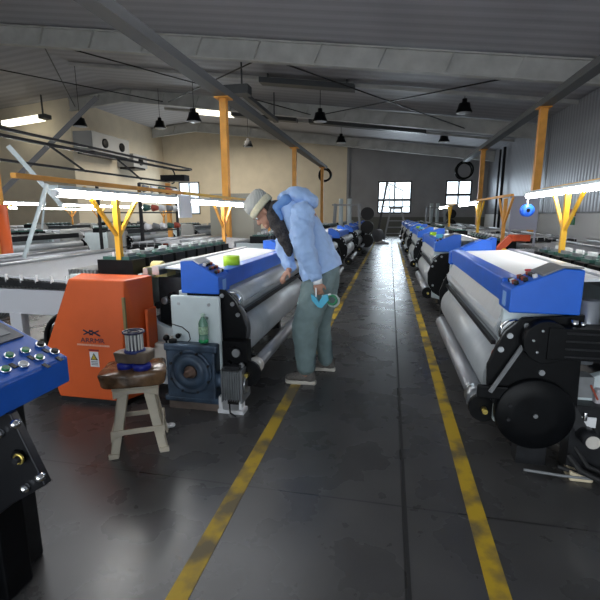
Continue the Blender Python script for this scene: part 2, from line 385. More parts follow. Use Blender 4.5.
# orange columns
def column(x, y, z1, label, m_=postor, w=.2):
    t = empty('support_column', (x, y, 0), label=label, cat='column', group='orange columns under the trays')
    m = MB(); m.box(-w/2, w/2, -w/2, w/2, 0, z1)
    m.build('shaft', m_, t)
    MB().box(-.22, .22, -.22, .22, 0, .03).build('base_plate', m_, t)
    MB().box(-.16, .16, -.16, .16, z1-.03, z1).build('cap_plate', m_, t)
column(-3.75, 9.75, 4.02, 'nearest tall orange column, under the left tray behind the stooping person', w=.15)
column(-3.75, 17.2, 4.02, 'second orange column under the left tray, rising above the blue jacket', w=.16)
column(-3.75, 24.4, 4.02, 'farthest orange column under the left tray, near its hose coil', w=.16)
column(3.85, 13.1, 4.22, 'nearest orange column under the right tray, before the corrugated wall', w=.18)
column(3.85, 20.7, 4.22, 'second orange column under the right tray, left of the wall pipes', w=.18)

# left overhead rail loops
t = empty('overhead_rail', (-6, 8, 0), label='long dark double overhead rail with rounded end above the left machines', cat='rail')
MB().bar((0, -4, 2.66), (0, 3.6, 2.70), .07, .05).bar((.5, -4, 2.66), (.5, 3.6, 2.70), .05, .04).torus((.25, 3.6, 2.7), .25, .028, 'z', a0=0, a1=180).build('upper_rail', dark, t)
MB().bar((0, -4, 2.28), (0, 3.3, 2.34), .05, .04).torus((0, 3.45, 2.5), .19, .02, 'x', a0=-90, a1=90).build('lower_rail', dark, t)
for y in (-3, -1, 1): MB().bar((0, y, 2.66), (0, y+.9, 2.3), .03).build('lattice_bar', dark, t)
for y in (-2.2, 3.2): MB().box(-.05, .05, y-.05, y+.05, 0, 2.3).build('post', postor, t)
MB().box(-.1, .6, 3.0, 3.3, 2.34, 2.5).build('trolley', black, t)
# inclined dark strut and white braces at the left
a = at(77, 117, Y=14); c = at(-6, 200, Y=12); a, c = a+(a-c)*.25, c
tag(MB().bar(a, c, .22, .16).build('inclined_strut', mat('strut_grey', (.13, .13, .135), .6)), 'thick dark grey strut sloping down from the roof at far left', 'strut')
a = at(8, 146, Y=5.2); c = at(62, 206, Y=5.6)
tag(MB().bar(a, c, .06, .06).build('white_brace', white), 'white brace sloping down to the right above the left machines', 'brace')
a = at(47, 184, Y=4.3); c = at(24, 258, Y=4.0)
tag(MB().cyl(a, c, .022).bar(at(46, 184, Y=4.3), at(42, 228, Y=4.8), .02).build('white_pole', white), 'thin white pole pair leaning over the left warp sheet', 'pole')
a = at(2, 205, Y=4.9)
tag(MB().cyl((a.x, 4.9, 0), (a.x-.02, 4.9, a.z), .07).build('orange_pipe', orange), 'thick bright orange vertical pipe at the extreme left', 'pipe')

# ------------------------------------------------------------ Y posts and tube lights
def ypost(s, x, y, z, label, m_=postye, zt=None, along='y'):
    t = empty('lamp_post', (x, y, 0), label=label, cat='lamp post', group='orange Y-shaped lamp posts')
    MB().box(-.021, .021, -.021, .021, 0, z-.05).build('post', m_, t)
    MB().box(-.09, .09, -.09, .09, 0, .02).build('base_plate', m_, t)
    for d in (-1, 1):
        MB().bar((0, d*.02, z-.40), (0, d*.36, z-.05), .026).build('brace', m_, t)
    return t
def beam(x, y0, y1, z, label, m_=postye):
    return tag(MB().box(x-.02, x+.02, y0, y1, z-.03, z).build('lamp_beam', m_), label, 'lamp beam', 'horizontal beams on the lamp posts')
def tube(x, y0, y1, z, label):
    t = empty('tube_light', (x, (y0+y1)/2, z), label=label, cat='tube light', group='fluorescent tubes over the looms'); l = (y1-y0)/2
    MB().box(-.035, .035, -l, l, -.025, 0).build('housing', white, t)
    MB().cyl((0, -l+.03, -.05), (0, l-.03, -.05), .026, n=10).build('tube', tubem, t)
    for d in (-1, 1): MB().cyl((0, d*l, -.05), (0, d*(l-.035), -.05), .024, n=10).build('end_cap', paper, t)
    return t
LX, RX = -2.15, 1.55
ZL = 1.69
ypost(-1, LX, 3.15, ZL, 'Y-shaped orange lamp post standing behind the orange machine cover')
ypost(-1, LX, 5.45, ZL, 'Y-shaped orange lamp post at the far end of the first left loom', postor)
beam(LX, 2.2, 4.3, ZL, 'thin orange beam on the post behind the orange machine cover', postor)
beam(LX, 4.35, 6.6, ZL, 'thin orange beam carrying the tube behind the white cap')
tube(LX, 2.5, 4.25, ZL-.05, 'bright tube light left of the hanging paper on the first left loom')
tube(LX, 4.35, 6.3, ZL-.05, 'bright tube light ending at the person\'s white cap')
p = at(172, 188, Y=4.3)
tag(MB().box(LX+.04, LX+.05, 4.12, 4.42, ZL-.27, ZL-.04).build('hanging_paper', paper), 'white sheet of paper hanging below the left tube lights', 'paper')
ypost(1, RX, 4.35, 1.72, 'nearest yellow Y-shaped lamp post, behind the first right loom')
ypost(1, RX, 6.5, 1.72, 'second yellow Y-shaped lamp post on the right, by the blue spool', postor)
ypost(1, RX, 8.3, 1.72, 'third yellow Y-shaped lamp post on the right, beside the short lit tube')
ypost(1, RX, 12.2, 1.72, 'small far yellow Y-shaped lamp post in the right machine row')
beam(RX, 3.2, 5.0, 1.72, 'orange beam on the nearest right lamp post')
beam(RX, 6.2, 8.7, 1.72, 'orange beam joining the second and third right lamp posts', postor)
beam(RX, 11.4, 13, 1.72, 'small orange beam on the far right lamp post')
tube(RX, 3.3, 5.55, 1.71, 'largest bright tube light, over the first right loom')
tube(RX, 8.5, 10.6, 1.71, 'short bright tube light in the middle of the right row')
tube(RX, 12.6, 14.6, 1.71, 'farthest tube light of the right machine row')
t = empty('thread_spool', (RX, 5.5, 1.50), label='bright blue round spool hanging at the far end of the largest tube light', cat='spool')
MB().lathe((0, 0, 0), [(.03, -.04), (.072, -.036), (.072, -.025), (.05, -.02), (.05, .02), (.072, .025), (.072, .036), (.03, .04)], 18, 'y').build('rim', mat('bright_blue', (.03, .16, .85), .35), t)
MB().cyl((0, -.055, 0), (0, .055, 0), .02, n=10).build('core', black, t)
MB().cyl((0, 0, .06), (0, 0, .16), .008, n=6).build('hook', paper, t)
tag(MB().box(1.85, 2.25, 7.4, 7.42, 1.22, 1.72).box(1.83, 2.27, 7.42, 7.44, 1.70, 1.74).box(1.85,1.88,7.42,7.44,0,1.7).box(2.22,2.25,7.42,7.44,0,1.7).build('hanging_board', mat('grey_film', (.35, .35, .42), .5)), 'grey sheet board hanging behind the blue spool', 'board')
def sign():
    t = empty('notice_sign', (6.33, 17.2, 1.15), label='small red and green notice on the white base of the right wall', cat='sign')
    MB().box(0, .03, -.25, .25, .25, .5).build('red_plate', mat('sign_red', (.4, .03, .03), .5), t)
    MB().box(0, .03, -.25, .25, -.05, .22).build('green_plate', mat('sign_green', (.02, .25, .1), .5), t)
sign()

# ------------------------------------------------------------ looms
W = 2.4
def wedge(m, s, y0, y1, x0, x1, z0, zl, zh):
    """blue console: low front edge at x0, high back at x1"""
    m.prism([(s*x0, z0), (s*x1, z0), (s*x1, zh), (s*(x1-.10), zh+.005), (s*x0, zl)], y0, y1); return m
def make_loom(s, name_label, ro, near_motor=True, cz=.87, chi=1.11, clo=1.0, cw=.30, rod=None, lod=False):
    """s=+1: body extends to +X from the aisle. ro: x offset of the cloth rollers"""
    t = empty('power_loom', (0, 0, 0), label=name_label, cat='loom', group='power looms in rows')
    # side frames
    for y in (.06, W-.12):
        m = MB(); m.prism([(s*a, c) for a, c in ((.0, .24), (.0, cz), (.38, cz), (.38, .58), (.50, .56), (.60, .60), (.64, .70), (.66, .97), (1.35, .97), (1.35, .16), (.4, .16))], y, y+.06)
        f = m.build('side_frame', white, t, bevel=.008)
        for x in (.2, 1.2): MB().box(s*(x-.06), s*(x+.1), y-.02, y+.08, 0, .2).build('foot', dark, t)
        if y < 1:
            m = MB()
            for a, c in ((.06, .80), (.26, .80), (.06, .52), (.30, .42), (.72, .85), (.5, .45)): m.cyl((s*a, y-.008, c), (s*a, y+.01, c), .012, n=10)
            m.build('bolt', steel, f)
            m = MB(); pts = [(s*.38, y-.006, .60), (s*.34, y-.006, .56), (s*.14, y-.006, .50), (s*.10, y-.006, .44), (s*.14, y-.006, .38), (s*.3, y-.006, .34)]
            m.pipe(pts, .004, 6).build('cable', dark, f)
    # black end plates with bolts
    for k, y in enumerate((-.035, W+.005)):
        m = MB(); o = ro
        m.prism([(s*(a+o), c) for a, c in ((-.10, .34), (-.17, .46), (-.18, .62), (-.14, .74), (-.10, .82), (-.02, .90), (.28, .93), (.30, .40), (.20, .30), (.0, .28))], y, y+.03)
        pl = m.build('end_plate', black, t, bevel=.004)
        m = MB(); q = y-.012 if k == 0 else y+.03
        for a, c in ((.10, .60), (.14, .52), (.06, .52), (-.08, .80), (-.12, .72), (-.10, .44), (0, .86)): m.cyl((s*(a+o), q, c), (s*(a+o), q+.012, c), .016, n=12)
        m.build('bolt', steel, pl)
    # blue consoles and beam
    con = wedge(MB(), s, -.05, .18, 0, cw, cz, clo, chi).build('console', blue, t, bevel=.008)
    slope = (chi-clo)/(cw-.1); zt = lambda x: clo+slope*x
    mk = MB(); cols = [dark, cored, paper, dark, dark, cored]
    i = 0
    for a in (.04, .085, .13):
        for yy in (0, .04, .08, .12):
            mk.use(cols[i % 6]).cyl((s*a, yy, zt(a)-.002), (s*(a-.006), yy, zt(a)+.02), .013, n=10); i += 1
    mk.build('control_knob', None, con)
    m = MB(); m.prism([(s*.155, zt(.155)+.002), (s*(cw-.1), chi+.008), (s*(cw-.005), chi+.005), (s*(cw-.005), chi+.014), (s*(cw-.1), chi+.018), (s*.155, zt(.155)+.014)], -.04, .17); m.build('lid', grey if s > 0 else paper, con)
    MB().box(-s*.002, s*.002, .03, .10, cz+.02, cz+.10).build('sticker', blue2, con)
    wedge(MB(), s, W-.1, W+.06, 0, cw+.05, cz, clo, chi+.02).build('console', blue, t, bevel=.008)
    bm_ = MB(); bm_.box(s*.01, s*.12, .18, W-.1, cz+.02, clo+.03); bm_.build('breast_beam', blue, t, bevel=.008)
    # table with white cloth
    MB().prism([(s*.12, clo+.0), (s*.56, clo+.02), (s*.56, clo+.035), (s*.12, clo+.015)], .2, W-.1).build('cloth_table', bcloth, t)
    MB().box(s*.56, s*.62, .1, W-.1, clo-.02, clo+.05).box(s*.66, s*.70, .1, W-.1, clo-.05, clo+.03).build('reed_rail', steel, t)
    # rollers and cloth
    o = ro
    MB().cyl((s*(o-.04), .10, .80), (s*(o-.04), W-.1, .80), .085, n=28).build('press_roller', cloth, t)
    MB().cyl((s*(o-.04), .0, .80), (s*(o-.04), .1, .80), .078, n=28).build('roller_end', chrome, t)
    MB().prism([(s*.03, cz+.02), (s*(o-.13), .80), (s*(o-.122), .79), (s*.045, cz+.0)], .12, W-.14).build('cloth_web', cloth, t)
    r_ = MB().cyl((s*(o+.03), .1, .50), (s*(o+.03), W-.1, .50), .20, n=40).build('cloth_roll', cloth, t)
    MB().cyl((s*(o+.03), .0, .50), (s*(o+.03), .1, .50), .06, n=20).cyl((s*(o+.03), W-.1, .50), (s*(o+.03), W, .50), .06, n=20).build('core', cored, r_)
    MB().cyl((s*(o-.10), .0, .66), (s*(o-.10), .06, .66), .045, n=20).build('roller_bearing', cored, t)
    MB().box(s*(o-.135), s*(o-.11), .12, W-.14, .70, .725).build('cloth_guide', dark, t)
    rx, rz_, ry0, rr = rod
    MB().cyl((s*rx, ry0, rz_), (s*rx, W-.1, rz_), rr, n=20).build('take_up_rod', mat('rod_metal', (.36, .37, .39), .42, .7), t)
    m = MB(); m.use(cream if s < 0 else steel).cyl((s*rx, ry0+.10, rz_), (s*rx, ry0+.20, rz_), rr*1.25, n=20).use(black).cyl((s*rx, ry0-.02, rz_), (s*rx, ry0+.02, rz_), rr*(1.9 if s < 0 else 1.35), n=24)
    m.use(brass).cyl((s*rx, ry0-.07, rz_), (s*rx, ry0-.02, rz_), .016, n=10); m.build('rod_end', None, t)
    for y in (.2, W-.2): MB().bar((s*rx, y, rz_), (s*(o+.1), y, .42), .03).build('rod_arm', dark, t)
    # lower body: cross members and mechanism
    m = MB(); m.box(s*.1, s*.22, .12, W-.12, .14, .26).box(s*1.15, s*1.3, .12, W-.12, .2, .34).box(s*.3, s*1.15, .14, .5, .2, .5)
    m.cyl((s*.45, .12, .4), (s*.45, W-.12, .4), .05).cyl((s*.8, .12, .7), (s*.8, W-.12, .7), .04)
    m.build('cross_member', dark, t)
    m = MB()
    for k in range(9):
        y = .3+k*.22; m.box(s*.28, s*.5, y, y+.05, .3, .85)
    m.build('sley_arm', dark, t)
    # heald blocks row
    for k in range(9):
        y = .12+k*.245
        m = MB(); m.use(black).box(s*.80, s*1.12, y, y+.19, .86, 1.09).use(white).box(s*.80, s*.84, y+.01, y+.18, .70, .86)
        m.use(teal).box(s*.84, s*1.08, y+.02, y+.17, 1.09, 1.115).use(grey).box(s*.86, s*.89, y+.03, y+.16, 1.115, 1.14).use(paper).box(s*.98, s*1.0, y+.03, y+.16, 1.115, 1.15)
        m.build('heald_block', None, t, bevel=0)
    MB().box(s*.74, s*.76, .12, W-.12, .66, .98).build('heald_shield', white, t)
    m = MB()
    for k in range(8): m.box(s*(1.16+k*.035), s*(1.175+k*.035), .14, W-.14, .55, 1.0)
    m.build('heald_frame', steel, t)
    # warp side
    for ya, yb in ((.1, .16), (W-.16, W-.1)):
        m = MB(); m.box(s*1.3, s*3.5, ya, yb, .60, .82)
        for x in (1.9, 3.3): m.box(s*x, s*(x+.12), ya-.01, yb+.01, 0, .61)
        m.build('warp_frame', mat('warp_beam_white', (.52, .53, .57), .4), t, bevel=.005)
    MB().prism([(s*1.3, .90), (s*2.9, .98), (s*3.35, .96), (s*3.42, .88), (s*3.40, .86), (s*3.33, .94), (s*2.9, .96), (s*1.3, .88)], .12, W-.12).build('warp_sheet', yarn, t)
    m = MB().use(dark); m.bar((s*1.3, .1, .86), (s*3.4, .1, .90), .03, .05)
    for k in range(14): m.use(paper).box(s*(1.4+k*.15), s*(1.412+k*.15), .085, .11, .88, .95)
    m.build('clip_rail', None, t)
    MB().cyl((s*2.4, .1, .99), (s*2.4, W-.1, .99), .025).cyl((s*2.9, .1, 1.0), (s*2.9, W-.1, 1.0), .03).build('lease_rod', steel, t)
    wb = MB().cyl((s*3.3, .18, .5), (s*3.3, W-.18, .5), .26, n=32).build('warp_beam', yarn, t)
    for y in (.16, W-.20): MB().cyl((s*3.3, y, .5), (s*3.3, y+.03, .5), .38, n=36).build('flange', dark, wb)
    return t
rodL = (-.24, .30, -.12, .05)
L = make_loom(-1, 'first full loom on the left of the aisle, whose cloth the person touches', -.02, rod=rodL)
rodR = (-.05, .30, .12, .062)
Rm = make_loom(1, 'nearest loom on the right of the aisle with large black drive disc', .10, cz=.93, chi=1.17, clo=1.06, cw=.35, rod=rodR)
# spare copies before the first ones get their own extra parts
LX0, RX0 = -1.22, .65
ords = ['second', 'third', 'fourth', 'fifth', 'sixth']
for k in range(5):
    dup(Rm, (RX0, 6.5+4*k, 0), '%s loom from the camera on the right of the aisle' % ords[k])
    dup(L, (LX0, 7.0+4*k, 0), '%s full loom from the camera on the left of the aisle' % ords[k])
names = {0: 'first', 1: 'second', 2: 'third', 3: 'fourth', 4: 'fifth'}
BL = dup(L, (-6.9, 2.1, 0), 'second full row loom', drop=('console', 'breast_beam', 'cloth_table'))
MB().prism([(0, .3), (0, 1.0), (-.1, 1.12), (-.5, 1.12), (-.55, .3)], -.1, .05).build('casing', mat('machine_cream', (.33, .33, .31), .5), BL, bevel=.02)
MB().prism([(0, .3), (0, 1.0), (-.1, 1.12), (-.5, 1.12), (-.55, .3)], W-.05, W+.1).build('casing', M['machine_cream'], BL, bevel=.02)
MB().box(0, -.12, .05, W-.05, .95, 1.05).build('front_beam', dark, BL)
BL['label'] = 'nearest loom of the back row, beyond the long grey warp sheet'
for k in range(4):
    dup(BL, (-6.9, 6.3+4.2*k, 0), '%s loom of the back row, behind the nearest one there' % names[k])
for k in range(3):
    dup(BL, (-12.2, 9.5+4.2*k, 0), '%s loom of the farthest row, by the left wall' % names[k])
Rm.location = (RX0, 2.5, 0); L.location = (LX0, 3.0, 0)

# lights over back rows
for k, (x, y0, y1) in enumerate(((-8.0, 6.4, 9.0), (-8.0, 9.4, 12.4), (-8.0, 13, 16), (-13.2, 10, 13.5), (-13.2, 14.5, 18), (-2.35, 7.4, 9.4), (-2.35, 11.4, 13.4))):
    tube(x, y0, y1, 1.74, ['%s tube light over the back row of looms' % names[min(k, 4)], 'near tube light over the farthest row by the left wall', 'far tube light over the farthest row by the left wall', 'tube light over the second full left loom', 'tube light over the third full left loom'][0 if k < 3 else k-2])
    ypost(-1, x, (y0+y1)/2, 1.76, ['orange lamp post under the %s tube light of the back row' % names[min(k, 4)], 'orange lamp post near the left wall, closer of two', 'orange lamp post near the left wall, farther of two', 'orange lamp post on the second full left loom', 'orange lamp post on the third full left loom'][0 if k < 3 else k-2], postor)

# --- extra parts of the first right loom
def P1(o, mb, name, m_=None, bevel=0):
    """world-space mesh parented to loom"""
    ob = mb.build(name, m_, o, bevel=bevel); ob.location = -Vector(o.location); return ob
c = at(531, 410, Y=2.5)
d = MB(); d.use(black).lathe((c.x, 2.46, c.z), [(.10, -.03), (.198, -.03), (.206, -.02), (.206, .03), (.05, .05)], 48, 'y')
dd = P1(Rm, d, 'drive_disc')
m = MB().use(steel).cyl((c.x, 2.415, c.z), (c.x, 2.43, c.z), .012, n=12)
for k in range(2):
    a = R(160+k*35); m.use(dark).cyl((c.x+.14*math.cos(a), 2.422, c.z+.14*math.sin(a)), (c.x+.14*math.cos(a), 2.432, c.z+.14*math.sin(a)), .010, n=10)
x = m.build('bolt', None, dd)
m = MB(); h = at(545, 341, Y=2.42)
m.use(black).cyl((h.x, 2.38, h.z), (h.x, 2.5, h.z), .115, n=28).use(black).box(h.x, h.x+.75, 2.37, 2.5, h.z-.085, h.z+.085)
for k in range(4): m.use(dark).box(h.x+.08, h.x+.75, 2.362, 2.37, h.z-.07+k*.042, h.z-.06+k*.042)
m.use(steel)
for k in range(6): m.cyl((h.x+.07*math.cos(k), 2.372, h.z+.07*math.sin(k)), (h.x+.07*math.cos(k), 2.382, h.z+.07*math.sin(k)), .008, n=8)
P1(Rm, m, 'belt_housing', bevel=.006)
m = MB(); q = at(575, 328, Y=2.42); m.cyl((q.x, 2.43, h.z+.08), (q.x, 2.43, h.z+.12), .018).cyl((q.x+.04, 2.43, h.z+.08), (q.x+.04, 2.43, h.z+.11), .012); P1(Rm, m, 'oil_cap', chrome)
m = MB(); q = at(585, 310, Y=2.7); m.cyl((q.x+.02, 2.7, .6), (q.x+.02, 2.7, q.z+.06), .055); P1(Rm, m, 'air_cylinder', mat('pale_metal', (.5, .53, .58), .3, .6))
m = MB(); q = at(562, 372, Y=2.62)
m.use(black).cyl((q.x-.06, 2.47, q.z), (q.x-.06, 2.6, q.z), .05, n=20).use(grey).box(q.x+.0, q.x+.12, 2.5, 2.6, q.z-.1, q.z+.02).use(cored).pipe([(q.x+.1, 2.49, q.z-.02), (q.x+.14, 2.48, q.z-.1)], .006, 6)
m.use(dark).box(q.x+.02, q.x+.3, 2.47, 2.58, .02, .42).use(paper).box(q.x+.05, q.x+.14, 2.46, 2.47, .3, .36).use(chrome).cyl((q.x+.08, 2.46, .34), (q.x+.08, 2.46, .39), .012)
P1(Rm, m, 'motor_block', bevel=.004)
m = MB(); q = at(588, 437, Y=2.42); m.use(dark).cyl((q.x, 2.36, q.z), (q.x, 2.5, q.z), .045, n=20).use(cream).cyl((q.x, 2.355, q.z), (q.x, 2.36, q.z), .036, n=20)
m.use(dark).bar((q.x, 2.48, q.z), (q.x-.08, 2.5, q.z+.14), .06)
P1(Rm, m, 'pedal_roller')
m = MB(); q = at(582, 445, Y=2.45); m.prism([(q.x-.06, .0), (q.x-.06, .06), (q.x, .04), (q.x+.06, .03), (q.x+.06, .0)], 2.4, 2.5); P1(Rm, m, 'foot_bracket', mat('cream_bracket', (.7, .6, .42), .5), bevel=.01)
m = MB(); m.box(1.16, 1.5, 2.52, 2.8, .05, .5); P1(Rm, m, 'grey_box', mat('grey_lilac', (.42, .40, .43), .5), bevel=.01)
m = MB(); m.pipe([(.80, 2.42, .03), (1.0, 2.40, .03), (1.15, 2.40, .03)], .008, 8); P1(Rm, m, 'base_rail', grey)
m = MB(); m.pipe([(1.03, 2.45, .13), (1.08, 2.4, .07), (1.16, 2.38, .04), (1.3, 2.4, .035), (1.5, 2.45, .035)], .016, 8).pipe([(1.05, 2.5, .2), (1.12, 2.42, .09), (1.24, 2.41, .05), (1.5, 2.5, .03)], .012, 8).pipe([(.98, 2.44, .06), (1.1, 2.42, .035), (1.25, 2.44, .03), (1.5, 2.5, .03)], .013, 8)
P1(Rm, m, 'hose', rubber)
m = MB(); m.bar(at(527, 340, Y=2.44), at(490, 392, Y=2.42), .012, .02); P1(Rm, m, 'link_arm', grey)
m = MB(); q = at(478, 395, Y=2.42); m.box(q.x-.0, q.x+.25, 2.44, 2.47, q.z-.03, q.z+.05); P1(Rm, m, 'bracket', black, bevel=.01)

# --- extra parts of the first left loom: motor and big grey disc
m = MB(); q = at(236, 356, Y=2.9)
m.use(black).box(q.x-.09, q.x+.10, 2.86, 2.96, q.z-.13, q.z+.12).cyl((q.x+.0, 2.82, q.z+.04), (q.x+.0, 2.9, q.z+.04), .05).cyl((q.x-.04, 2.82, q.z-.06), (q.x-.04, 2.9, q.z-.06), .035)
m.use(grey).cyl((q.x+.03, 2.81, q.z+.05), (q.x+.03, 2.83, q.z+.05), .03).cyl((q.x+.06, 2.83, q.z-.05), (q.x+.06, 2.86, q.z-.05), .02).use(paper).box(q.x-.07, q.x-.05, 2.855, 2.86, q.z-.12, q.z-.07)
P1(L, m, 'drive_motor', bevel=.006)
m = MB(); m.use(mat('disc_grey', (.05, .053, .058), .45)).lathe((-1.255, 3.0, .60), [(.04, -.02), (.24, -.02), (.25, 0), (.25, .03), (.04, .03)], 44, 'y'); P1(L, m, 'guard_disc')
m = MB(); m.prism([(-1.59, .22), (-1.59, .86), (-1.20, .86), (-1.19, .22)], 2.90, 2.94)
wp = P1(L, m, 'white_panel', white, bevel=.012)
m = MB()
for a_, c_ in ((-1.52, .80), (-1.28, .80), (-1.52, .56), (-1.30, .70)): m.cyl((a_, 2.892, c_), (a_, 2.90, c_), .012, n=10)
m.build('bolt', steel, wp)
m = MB(); m.pipe([(-1.585, 2.898, .64), (-1.50, 2.897, .62), (-1.45, 2.897, .58), (-1.44, 2.897, .53), (-1.47, 2.897, .49), (-1.56, 2.898, .46)], .004, 6); m.build('wire', dark, wp)
m = MB(); m.box(-1.75, -1.22, 2.97, 3.02, .12, .18); P1(L, m, 'base_rail', steel)
m = MB(); q = at(160, 322, Y=3.1); m.use(dark).box(-1.85, -1.5, 3.2, 3.5, .55, .95)
for k in range(6): m.use([dark, steel, black][k % 3]).cyl((-1.84+k*.06, 3.15, .72+.04*(k % 3)), (-1.84+k*.06, 3.35, .72+.04*(k % 3)), .03)
m.use(paper).box(-1.70, -1.66, 3.14, 3.15, .65, .75).box(-1.60, -1.54, 3.14, 3.15, .76, .88)
P1(L, m, 'shedding_gear', bevel=.004)
m = MB(); m.cyl((-1.95, 3.3, 1.02), (-1.85, 3.3, 1.02), .05).box(-2.0, -1.78, 3.22, 3.38, .94, 1.02); P1(L, m, 'solenoid', mat('pale_yellow', (.7, .6, .25), .5), bevel=.01)
m = MB(); m.box(-1.82, -1.60, 2.98, 3.05, .30, .45).cyl((-1.62, 2.9, .50), (-1.62, 2.98, .50), .03); P1(L, m, 'side_bracket', cream, bevel=.01)
m = MB(); p0 = (-2.9, 3.05)
for k in range(3): m.use(black).torus((-2.62-.02*k, 3.02+.03*k, .42), .2, .02, 'y').use(dark).cyl((-2.62, 3.0, .42), (-2.62, 3.12, .42), .06)
P1(L, m, 'gear_wheel')
# yellow tape + papers on the left loom table, papers/tools on right loom
def at_tab(u, v, z): return at(u, v, Z=z)
q = at(252, 272, Z=1.04)
t = empty('tape_roll', (q.x, q.y, 1.0), label='bright lime-green roll of tape lying on the left loom beam beside the console', cat='tape roll')
t.location = (-1.32, 3.5, 1.02)
MB().lathe((0, 0, 0), [(.035, 0), (.07, 0), (.07, .085), (.035, .085), (.035, 0)], 28).build('tape', mat('lime_tape', (.45, .75, .03), .4), t)
tag(MB().box(-.06, .06, -.08, .08, 0, .004).build('paper_note', paper, loc=(-1.40, 3.3, 1.022), rz=.4), 'small white paper lying between the console and the lime tape roll', 'paper')
t = empty('hand_scissors', (.93, 3.0, 1.092), rz=.6, label='red handled snips lying on the right loom table behind the console', cat='snips')
MB().bar((0, 0, .006), (.12, .01, .006), .012, .006).build('blade', steel, t); MB().torus((-.03, .02, .008), .022, .006, 'z').torus((-.03, -.02, .008), .022, .006, 'z').build('handle', mat('red_plastic', (.6, .02, .03), .4), t)
# orange machinery arms behind the first right loom
t = empty('dobby_arm', (1.2, 5.6, 0), label='orange angled machine arm between the first and second right looms', cat='machine arm')
MB().box(-.08, .08, 0, .3, 0, .9).build('stand', grey, t)
a = at(497, 251, Y=5.75); c = at(510, 238, Y=5.75); d = at(528, 238, Y=5.9)
m = MB().bar(a-t.location, c-t.location, .08, .08).bar(c-t.location, d-t.location, .08, .08); m.build('arm', redor, t, bevel=.006)
MB().ball(at(504, 251, Y=5.6)-t.location, .035).build('knob', postye, t)
t = empty('counter_box', (1.5, 5.35, 0), label='grey counter box with small red display behind the right loom table', cat='control box')
MB().box(-.12, .14, 0, .12, .85, 1.06).box(-.02, .03, .04, .08, 0, .85).build('casing', grey, t, bevel=.01); MB().box(-.05, .08, -.004, 0, .93, 1.0).build('display', mat('red_display', (.35, .02, .02), .4), t)
t = empty('blue_hood', (1.0, 5.05, 0), label='small blue wedge hood just beyond the first right loom', cat='hood')
m = MB().prism([(-.18, .95), (.15, .95), (.15, 1.20), (.12, 1.21), (-.18, 1.04)], 0, .15); m.build('hood', blue, t, bevel=.006); MB().box(-.1, .1, .03, .1, 0, .95).build('stand', dark, t)
# small objects on distant looms (bright tags/rolls on blue beams)
for k, (x, y) in enumerate(((.80, 7.3), (.78, 8.2), (.8, 11.5), (.78, 12.4))):
    tag(MB().lathe((0, 0, 0), [(.03, 0), (.06, 0), (.06, .06), (.03, .06), (.03, 0)], 18).build('tape_roll', [mat('cyan_tape', (.1, .5, .75), .4), mat('lime_tape', (0, 0, 0))][k % 2], loc=(x, y, 1.085)),
        '%s tape roll on the %s loom of the right row' % (['cyan', 'lime'][k % 2], ['second', 'third'][k//2]), 'tape roll')
# white I-beam / yellow parts seen left of the orange cover are in the loom frames

# ------------------------------------------------------------ orange machine cover
t = empty('machine_cover', (-2.15, 2.75, 0), label='big orange metal machine cover with dark emblem and lettering', cat='machine cover')
ox, oy = -2.15, 2.75
fr = [(-.33, .05), (-.42, .40), (-.19, .985), (.30, .985), (.19, .05)]
# front face polygon (x,z), side face turned towards the aisle at back
F3 = [(-.36, 0, .04), (-.42, 0, .40), (-.17, .02, .99), (.27, .02, .99), (.20, 0, .04)]
B3 = [(-.30, .3, .04), (-.36, .3, .42), (-.30, .3, .985), (.34, .3, .985), (.34, .3, .04)]
F3 = [(-.36, 0, .04), (-.45, 0, .40), (-.17, .0, .985), (.29, .0, .985), (.20, 0, .04)]
bmh = MB().use(orange); A = [bmh.b.verts.new(p) for p in F3]; B = [bmh.b.verts.new(p) for p in B3]
for k in range(5): bmh.b.faces.new((A[k], A[(k+1) % 5], B[(k+1) % 5], B[k]))
bmh.b.faces.new(A[::-1]); bmh.b.faces.new(B)
body = bmh.build('cover_body', None, t, bevel=.012)
MB().box(-.36, .22, .02, .34, 0, .04).build('plinth', dark, t)
MB().box(.265, .285, -.012, .005, .48, .86).build('hinge_strip', mat('olive_strip', (.25, .2, .08), .5), t)
MB().box(.335, .36, .16, .29, .42, .74).build('side_door', orange, t, bevel=.006)
navy = mat('navy_print', (.012, .014, .05), .5)
def textobj(txt, size, loc, m_, parent, name, rx=90, ext=.0008):
    cu = bpy.data.curves.new(name, 'FONT'); cu.body = txt; cu.size = size; cu.extrude = ext; cu.align_x = 'CENTER'; cu.offset = 0
    cu.materials.append(m_); tmp = bpy.data.objects.new('tmp', cu); C.objects.link(tmp); bpy.context.view_layer.update()
    me = bpy.data.meshes.new_from_object(tmp.evaluated_get(bpy.context.evaluated_depsgraph_get())); bpy.data.objects.remove(tmp)
    o = bpy.data.objects.new(name, me); C.objects.link(o); o.scale = (1.25, 1, 1); o.parent = parent; o.location = loc; o.rotation_euler = (R(rx), 0, 0); return o
ex = -.015
textobj('ARRMR', .050, (ex, -.002, .502), navy, t, 'lettering')
m = MB()
for d_ in (-.026, .026):
    m.bar((ex-.045+d_, -.003, .598), (ex+.035+d_, -.003, .562), .003, .010); m.bar((ex-.045+d_, -.003, .562), (ex+.035+d_, -.003, .598), .003, .010)
m.bar((ex+.045, -.003, .566), (ex+.07, -.003, .558), .003, .01)
m.build('emblem', navy, t)
m = MB(); x = ex-.135
while x < ex+.14:
    w = random.choice((.006, .009, .012)); m.box(x, x+w, -.003, .0, .474, .488); x += w+.004
m.build('small_print', mat('pale_print', (.8, .45, .33), .6), t)
MB().box(ex-.04, ex+.045, -.003, 0, .437, .448).build('red_caption', mat('dark_red_print', (.25, .01, .02), .5), t)
lb = MB().box(ex-.035, ex+.04, -.004, 0, .31, .43).build('warning_label', paper, t)
